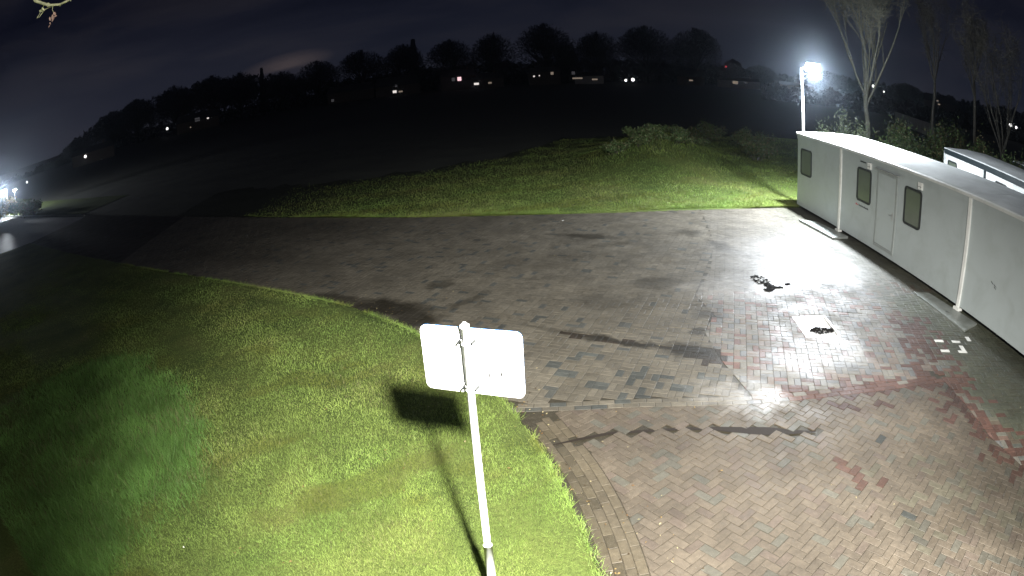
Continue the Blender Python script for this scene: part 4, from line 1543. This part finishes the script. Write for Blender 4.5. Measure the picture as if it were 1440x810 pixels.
for i, (az, el, wd, kind, lb) in enumerate(FT):
    D_ = 205 + (i * 37 % 17)
    lst = protos[kind]
    src = lst[i % len(lst)]
    if src.name in used:
        o = copy_tree(src)
    else:
        o = src
        used[src.name] = 1
    hgt = CAM_H + D_ * math.tan(R(el))
    half = D_ * math.tan(R(wd / 2))
    sxy = half * 1.28 / (0.40 if kind != 'conifer' else 0.2)
    o.location = polar(az, D_, 0.0)
    o.rotation_euler = (0, 0, i * 1.7)
    o.scale = (sxy, sxy, hgt / 1.0)
    tag(o, lb, 'tree', 'trees along the far edge of the field')
for k_, l_ in protos.items():
    for p in l_:
        if p.name not in used:
            for ch in list(p.children):
                for g2 in list(ch.children):
                    bpy.data.objects.remove(g2)
                bpy.data.objects.remove(ch)
            bpy.data.objects.remove(p)

# low wood and hedges that close the horizon: one mass
n = 90000
az = rng.uniform(-56, 58, n)
top = np.interp(az, [-56, -50, -46, -43.6, -40, -37, -34, -30, -26, -22, -19.9, -17, -14.3, -10.4, -4, 1.3, 10, 20, 22, 26, 30, 36, 45, 52, 58],
                [-1.7, -1.6, -1.45, -1.2, .5, 1.6, 2.0, 2.2, 2.4, 2.0, 1.4, .9, .44, .5, .7, .6, .5, .5, .25, -.1, .3, .2, .1, .4, .4])
top = top + np.interp(az, [-20, -14], [0.55, 0.22]) + 0.22 * np.sin(az * 3.1) * np.sin(az * 1.3 + 1) + 0.10 * np.sin(az * 11)
D_ = rng.uniform(226, 236, n)
hm = CAM_H + D_ * np.tan(np.radians(top))
z = hm * rng.random(n) ** 0.85
P = np.c_[D_ * np.sin(np.radians(az)), D_ * np.cos(np.radians(az)), z]
d1 = rng.normal(0, 1, (n, 3))
d2 = rng.normal(0, 1, (n, 3))
sz = rng.uniform(0.3, 0.9, (n, 1))
tri_mesh('far_wood', np.stack([P - d1 * sz * .6, P + d2 * sz * .6, P + d1 * sz * .6], 1), M_BARKFAR, kind='stuff', label='low dark wood and hedges along the horizon')
# wood standing nearer on the right behind the shrubs
n = 30000
az = rng.uniform(24, 56, n)
D_ = rng.uniform(120, 128, n)
top = -0.9 + 0.25 * np.sin(az * 2.3) + 0.12 * np.sin(az * 7)
hm = CAM_H + D_ * np.tan(np.radians(top))
P = np.c_[D_ * np.sin(np.radians(az)), D_ * np.cos(np.radians(az)), hm * rng.random(n)]
tri_mesh('far_hedge', np.stack([P - rng.normal(0, .25, (n, 3)), P + rng.normal(0, .25, (n, 3)), P + rng.normal(0, .25, (n, 3))], 1), M_BARKFAR, kind='stuff', label='dark hedge across the field at right')


# ================================================================== FAR HOUSES AND LIGHTS
def at(az, el, D_):
    return D_ * math.sin(R(az)), D_ * math.cos(R(az)), CAM_H + D_ * math.tan(R(el))


def house(az, D_, w, h_, label, wins, roof=2.2, wall=None, name='far_house', depth=7.0):
    """wins: azimuth, elevation, width deg, height deg, material"""
    cx, cy, _ = at(az, 0, D_)
    root = empty(name, (cx, cy, 0), R(-az), label=label, cat='house', group='houses across the field')
    wl = wall or M_FARWALL
    MB().box((-w / 2, 0, 0), (w / 2, depth, h_)).build('wall', wl, root)
    m = MB()
    v = [(-w / 2 - .3, -.3, h_), (w / 2 + .3, -.3, h_), (w / 2 + .3, depth + .3, h_), (-w / 2 - .3, depth + .3, h_), (-w / 2 + .5, depth / 2, h_ + roof), (w / 2 - .5, depth / 2, h_ + roof)]
    m.add(v, [(0, 1, 5, 4), (2, 3, 4, 5), (1, 2, 5), (3, 0, 4), (3, 2, 1, 0)])
    rf = m.build('roof', M_FARROOF, root)
    MB().box((w / 4, depth / 2 - .3, h_ + roof * .5), (w / 4 + .6, depth / 2 + .3, h_ + roof + .7)).build('chimney', M_FARWALL, rf)
    for a, e_, ww, hh, mt in wins:
        x = D_ * math.tan(R(a - az))
        z = CAM_H + D_ * math.tan(R(e_))
        hw, hh2 = D_ * R(ww) / 2, D_ * R(hh) / 2
        f = ring_prism([(x - hw - .1, z - hh2 - .1), (x - hw - .1, z + hh2 + .1), (x + hw + .1, z + hh2 + .1), (x + hw + .1, z - hh2 - .1)],
                       [(x - hw, z - hh2), (x - hw, z + hh2), (x + hw, z + hh2), (x + hw, z - hh2)], -.08, -.003).build('window_frame', M_FARROOF, root)
        MB().box((x - hw, -.05, z - hh2), (x + hw, -.004, z + hh2)).build('pane', mt, f)
    return root


house(-9.2, 200, 14, 3.4, 'far house with two lit windows side by side and one above', [(-9.49, -.94, .34, .24, M_LIT), (-8.95, -.98, .36, .14, M_LITWARM), (-9.33, -.40, .22, .22, M_LITDIM)], roof=3.0)
house(-3.7, 200, 11, 4.6, 'far house with one square pink lit window', [(-3.61, -.32, .34, .36, M_LITPINK), (-4.15, -.33, .30, .34, M_LITDIM)])
house(-1.4, 199, 12, 3.0, 'low far house with a bright wide window', [(-2.11, -.91, .44, .20, M_LIT), (-0.9, -.9, .30, .16, M_LITWARM)], roof=2.0)
house(-13.5, 201, 15, 3.4, 'unlit far house left of the double lit house', [(-15.2, -1.0, .25, .25, M_LITDIM)])
house(4.0, 200, 10, 4.2, 'far house with two tiny lit windows under the largest tree', [(3.07, -.50, .14, .14, M_LIT), (3.55, -.46, .10, .10, M_LIT), (4.7, -.28, .26, .26, M_LITWARM)], roof=1.6)
house(8.0, 199, 9, 2.6, 'long pale far building lit along its front', [(6.95, -.80, .9, .14, M_LITWARM), (8.5, -.93, .5, .14, M_LITWARM), (6.6, -.3, .3, .3, M_LITDIM)], wall=M_FARPALE, roof=1.2)
house(17.3, 201, 9, 2.8, 'far house with a dim wide window under the rightmost large tree', [(17.3, -.87, .35, .14, M_LITWARM)])
house(21.8, 198, 14, 2.3, 'pale shed with two lit bays near the red light', [(21.45, -.84, .50, .28, M_LITWARM), (22.5, -.80, .34, .20, M_LITDIM)], wall=M_FARPALE, roof=1.0)
house(26.9, 197, 15, 2.4, 'low far building with a lit strip left of the yard lamp', [(25.68, -.91, .45, .18, M_LITWARM), (27.0, -.92, .45, .14, M_LITDIM), (28.7, -.97, .7, .10, M_LITDIM)], roof=1.0)
house(42.2, 190, 12, 4.0, 'far house with stacked small lit windows beside the slim tree', [(41.9, -.14, .22, .14, M_LITWARM), (42.05, -.42, .26, .12, M_LITWARM), (41.9, -.7, .2, .1, M_LITDIM)])
house(-28.2, 190, 14, 3.2, 'far house with a small pair of lights under the broad trees', [(-28.2, -.42, .5, .35, M_LITDIM), (-27.15, -.50, .20, .14, M_LIT)])
house(-39.2, 150, 12, 2.6, 'unlit low house on the left slope', [(-38.33, -1.75, .14, .12, M_LITDIM)], roof=1.4)


def globe(az, el, D_, r, mat, label, group='distant garden and street lamps'):
    x, y, z = at(az, el, D_)
    root = empty('distant_lamp', (x, y, 0), label=label, cat='lamp', group=group)
    MB().tube([(0, 0, 0), (0, 0, z - r)], .05, 6).build('post', M_UNDER, root)
    m = MB()
    vs, fs = [], []
    for i in range(6):
        for k in range(8):
            p = math.pi * (i + .5) / 6
            vs.append((r * math.sin(p) * math.cos(k * math.pi / 4), r * math.sin(p) * math.sin(k * math.pi / 4), z - r * math.cos(p)))
    for i in range(5):
        for k in range(8):
            fs.append((i * 8 + k, i * 8 + (k + 1) % 8, (i + 1) * 8 + (k + 1) % 8, (i + 1) * 8 + k))
    fs += [tuple(range(8))[::-1], tuple(range(40, 48))]
    m.add(vs, fs)
    m.build('lamp_globe', mat, root, smooth=True)


globe(-31.28, -.60, 190, .40, M_BULB, 'lone bright white lamp low in the left trees')
globe(-28.93, -.99, 185, .22, M_LITWARM, 'faint small lamp between the lone bright lamp and the paired lights')
globe(-40.03, -1.06, 150, .35, M_BULB, 'small white lamp on the left slope')
globe(-46.73, -1.61, 120, .22, M_BULB, 'tiny lamp just right of the street lamps')
globe(11.31, -1.02, 196, .40, M_BULB, 'smaller of the two round white garden lamps')
globe(11.96, -.95, 192, .52, M_BULB, 'larger of the two round white garden lamps')
globe(20.66, .60, 200, .30, M_REDBULB, 'small red light among the trees at the field edge')
globe(35.11, .22, 150, .34, M_BULB, 'upper bright lamp right of the thick pale trunk')
globe(36.2, -.15, 150, .2, M_BULB, 'lower small lamp right of the thick pale trunk')
globe(50.07, -.85, 120, .36, M_BULB, 'brightest lamp near the right edge')
globe(50.73, -.93, 120, .25, M_BULB, 'small lamp beside the brightest lamp near the right edge')
# low pale wall far across the field on the right
m = MB()
pa, pb_ = at(37.3, 0, 96), at(41.3, 0, 74)
for k in range(14):
    f0, f1 = k / 14, (k + .96) / 14
    a_ = np.array(pa[:2]) * (1 - f0) + np.array(pb_[:2]) * f0
    b_ = np.array(pa[:2]) * (1 - f1) + np.array(pb_[:2]) * f1
    m.prism([(a_[0], a_[1]), (b_[0], b_[1]), (b_[0] + .2, b_[1] + .2), (a_[0] + .2, a_[1] + .2)], 0, 1.6)
tag(m.build('garden_wall', M_FARPALE), 'faint low wall across the field right of the thick trunk', 'wall')


# ---- mist added to the air to stand in for lens bloom round the lamps
hz_m, hz_t, hz_o = material('bloom_mist')
pv = hz_t.n('ShaderNodeVolumePrincipled', {'Color': (0.72, 0.84, 1.0, 1), 'Density': 0.0009, 'Anisotropy': 0.95})
hz_t.t.links.new(pv.outputs[0], hz_o.inputs['Volume'])
MB().box((-260, -40, -1.2), (260, 260, 30)).build('bloom_haze', hz_m, kind='stuff', label='added thin mist standing in for lens bloom round the lamps')


# ---- street lamps at the left edge
def street_lamp(az, D_, z, side, label, watts, arm=0.9):
    x, y, _ = at(az, 0, D_)
    root = empty('street_lamp', (x, y, 0), R(-az), label=label, cat='street lamp', group='street lamps at the left edge')
    MB().tube([(0, 0, 0), (0, 0, z)], [.07, .045], 10).build('post', M_POLE, root, smooth=True)
    MB().tube([(0, 0, z - .02), (side * arm * .5, 0, z + .06), (side * arm, 0, z + .06)], .03, 8).build('arm', M_POLE, root, smooth=True)
    hd = MB().box((side * arm - .35, -.16, z - .02), (side * arm + .35, .16, z + .10)).build('lamp_head', M_GREYMETAL, root, bevel=.02)
    MB().box((side * arm - .32, -.14, z - .12), (side * arm + .32, .14, z - .022)).build('led_panel', M_LEDFAR, hd)
    wx = x + math.cos(R(-az)) * side * arm
    wy = y + math.sin(R(-az)) * side * arm
    lamp_object('street_lamp_light', 'POINT', (wx, wy, z - .3), watts, (.88, .94, 1.0), .15)


street_lamp(-49.2, 66.6, 2.85, -1, 'nearer street lamp with pale post at the left edge', 6000, arm=0.75)
street_lamp(-48.3, 84, 1.95, 1, 'smaller street lamp head just right of the nearer one', 500, arm=0.1)
shrub(polar(-50.4, 63), 2.4, 2.0, 2.2, 5000, [(0.30, 0.20, 0.05), (0.22, 0.17, 0.05), (0.12, 0.12, 0.04)], 'yellow autumn shrub under the left street lamp', leaf=.12, seed=91, stems=10, group='shrubs beside the street')
for i, (a, dd, lb) in enumerate([(-48.1, 62, 'clipped hedge shrub right beside the left street lamp'), (-47.2, 59, 'middle hedge shrub on the street verge'), (-46.3, 56.5, 'hedge shrub at the dark end of the street verge')]):
    shrub(polar(a, dd), 1.6, 1.2, 1.35, 3000, LB, lb, leaf=.10, seed=93 + i, stems=9, group='shrubs beside the street')

# ================================================================== OVERHANGING BRANCH (top left)
br_ = empty('tree_branch', (-4.2, 4.6, 6.25), label='floodlit twig end with dry leaves hanging in at the top left corner', cat='branch')
m = MB()
m.tube([(-0.62, -.02, .42), (-.45, 0, .17), (-.20, .0, .03), (-.02, .01, -.025), (.16, .0, -.03), (.30, .01, -.02), (.42, .0, .03), (.62, .02, .12)], [.022, .019, .015, .013, .012, .011, .009, .004], 8)
rnd = _r.Random(8)
for bx, bz in ((-.02, -.025), (.10, -.03), (.16, -.03), (.27, -.025), (.33, -.01), (-.2, .03), (-.3, .08), (.42, .03)):
    m.tube([(bx, 0, bz), (bx + rnd.uniform(-.01, .01), rnd.uniform(-.02, .02), bz - rnd.uniform(.012, .03))], [.010, .005], 6)
m.tube([(-.10, 0, -.0), (-.30, .03, .015), (-.42, .05, -.035)], [.008, .006, .003], 6)
m.tube([(-.28, 0, .07), (-.36, .02, .02), (-.40, .04, .00)], [.008, .006, .003], 6)
m.tube([(-.13, 0, .01), (-.125, -.01, -.05), (-.10, -.01, -.09)], [.004, .0035, .003], 5)
m.build('twig', M_BRANCH, br_, smooth=True)


def leaf(parent, c, s_, rot, mat):
    out = [(-1, 0, 0), (-.5, .42, .12), (.1, .5, .06), (.6, .3, .12), (1, 0, -.05), (.6, -.3, .12), (.1, -.5, .06), (-.5, -.42, .12), (0, 0, -.08)]
    M = Matrix.Translation(c) @ Euler(rot).to_matrix().to_4x4() @ Matrix.Scale(s_, 4)
    MB().add([M @ Vector(p) for p in out], [(0, 1, 8), (1, 2, 8), (2, 3, 8), (3, 4, 8), (4, 5, 8), (5, 6, 8), (6, 7, 8), (7, 0, 8)]).build('leaf', mat, parent)


for c_, s_, ro in (((-.085, -.01, -.105), .030, (1.2, .9, .3)), ((-.125, 0, -.125), .030, (1.4, 1.7, 0)), ((-.10, -.01, -.155), .036, (1.3, -1.0, .2)), ((-.165, .0, -.135), .028, (1.5, 1.2, .2)),
                   ((-.075, .0, -.135), .022, (1.3, .2, .2)), ((-.16, .0, -.185), .020, (1.5, .9, 0)), ((-.155, -.02, -.22), .018, (1.4, -.8, 0))):
    leaf(br_, Vector(c_), s_, ro, M_DRYLEAF)
for c_, s_, ro in (((-.36, .03, .02), .035, (.9, .5, .3)), ((-.42, .04, -.02), .030, (1.2, -.6, 0)), ((-.30, .0, .02), .03, (1.0, .9, .8)), ((-.22, .0, .05), .03, (1.3, .2, .5))):
    leaf(br_, Vector(c_), s_, ro, M_BRANCH)

# fallen leaves and grit scattered over paving and lawn
n = 900
e = resample(EDGE_S, 0.02)
e = e[(e[:, 1] > 3.5) & (e[:, 0] > -8)]
ii = rng.integers(0, len(e), n)
off = np.abs(rng.normal(0, 0.5, n))
X1 = e[ii, 0] + off * 0.8 + rng.normal(0, .1, n)
Y1 = e[ii, 1] + off * 0.4
X2, Y2 = rng.uniform(-3, 9.8, n), rng.uniform(3.5, 19.5, n)
X3, Y3 = rng.uniform(-6, 0.2, n), rng.uniform(3.2, 9.5, n)
on_lawn = inside(X3, Y3, lawn_poly)
X = np.r_[X1[:380], X2[:330], X3[on_lawn][:150]]
Y = np.r_[Y1[:380], Y2[:330], Y3[on_lawn][:150]]
Z = np.r_[np.full(710, 0.014), np.full(len(X) - 710, 0.055)]
okp = ~inside(X, Y, [(5.2, 9.3), (6.5, 9.3), (6.5, 10.5), (5.2, 10.5)]) & (X < 10.0)
X, Y, Z = X[okp], Y[okp], Z[okp]
n = len(X)
s_ = rng.uniform(0.006, 0.024, n)
th = rng.uniform(0, 6.28, n)
ce, se = np.cos(th), np.sin(th)
A_ = np.c_[X - ce * s_, Y - se * s_, Z]
B_ = np.c_[X + ce * s_, Y + se * s_, Z + s_ * .2]
C_ = np.c_[X - se * s_ * .5, Y + ce * s_ * .5, Z + s_ * .35]
D_ = np.c_[X + se * s_ * .5, Y - ce * s_ * .5, Z + s_ * .1]
cl_ = np.array([(0.12, 0.07, 0.03), (0.20, 0.14, 0.06), (0.05, 0.035, 0.02), (0.30, 0.26, 0.15)])[rng.integers(0, 4, n)]
cl_ = np.repeat(np.c_[np.r_[cl_, cl_], np.ones(2 * n)], 3, axis=0)
tri_mesh('fallen_leaves', np.concatenate([np.stack([A_, D_, C_], 1), np.stack([D_, B_, C_], 1)]), M_LEAF, cl_, kind='stuff', label='small fallen leaves scattered over paving and lawn')

# small litter on the paving and lawn
wm = simple('white_scrap', (.75, .75, .72), .6)
for i, (x, y, lb) in enumerate([(1.66, 18.9, 'white scrap on the paving near the far verge'), (-4.05, 4.55, 'white daisy head in the lawn edge of the tall grass'), (-3.6, 3.95, 'white petal scrap on the bottom left lawn')]):
    s_ = .035 if i == 0 else .014
    z_ = .012 if i == 0 else .05
    m = MB().add([(x - s_, y - s_ * .4, z_), (x + s_ * .3, y - s_, z_ + .008), (x + s_, y + s_ * .2, z_), (x, y + s_, z_ + .010), (x, y, z_ + .018)], [(0, 1, 4), (1, 2, 4), (2, 3, 4), (3, 0, 4)])
    tag(m.build('scrap', wm), lb, 'litter')
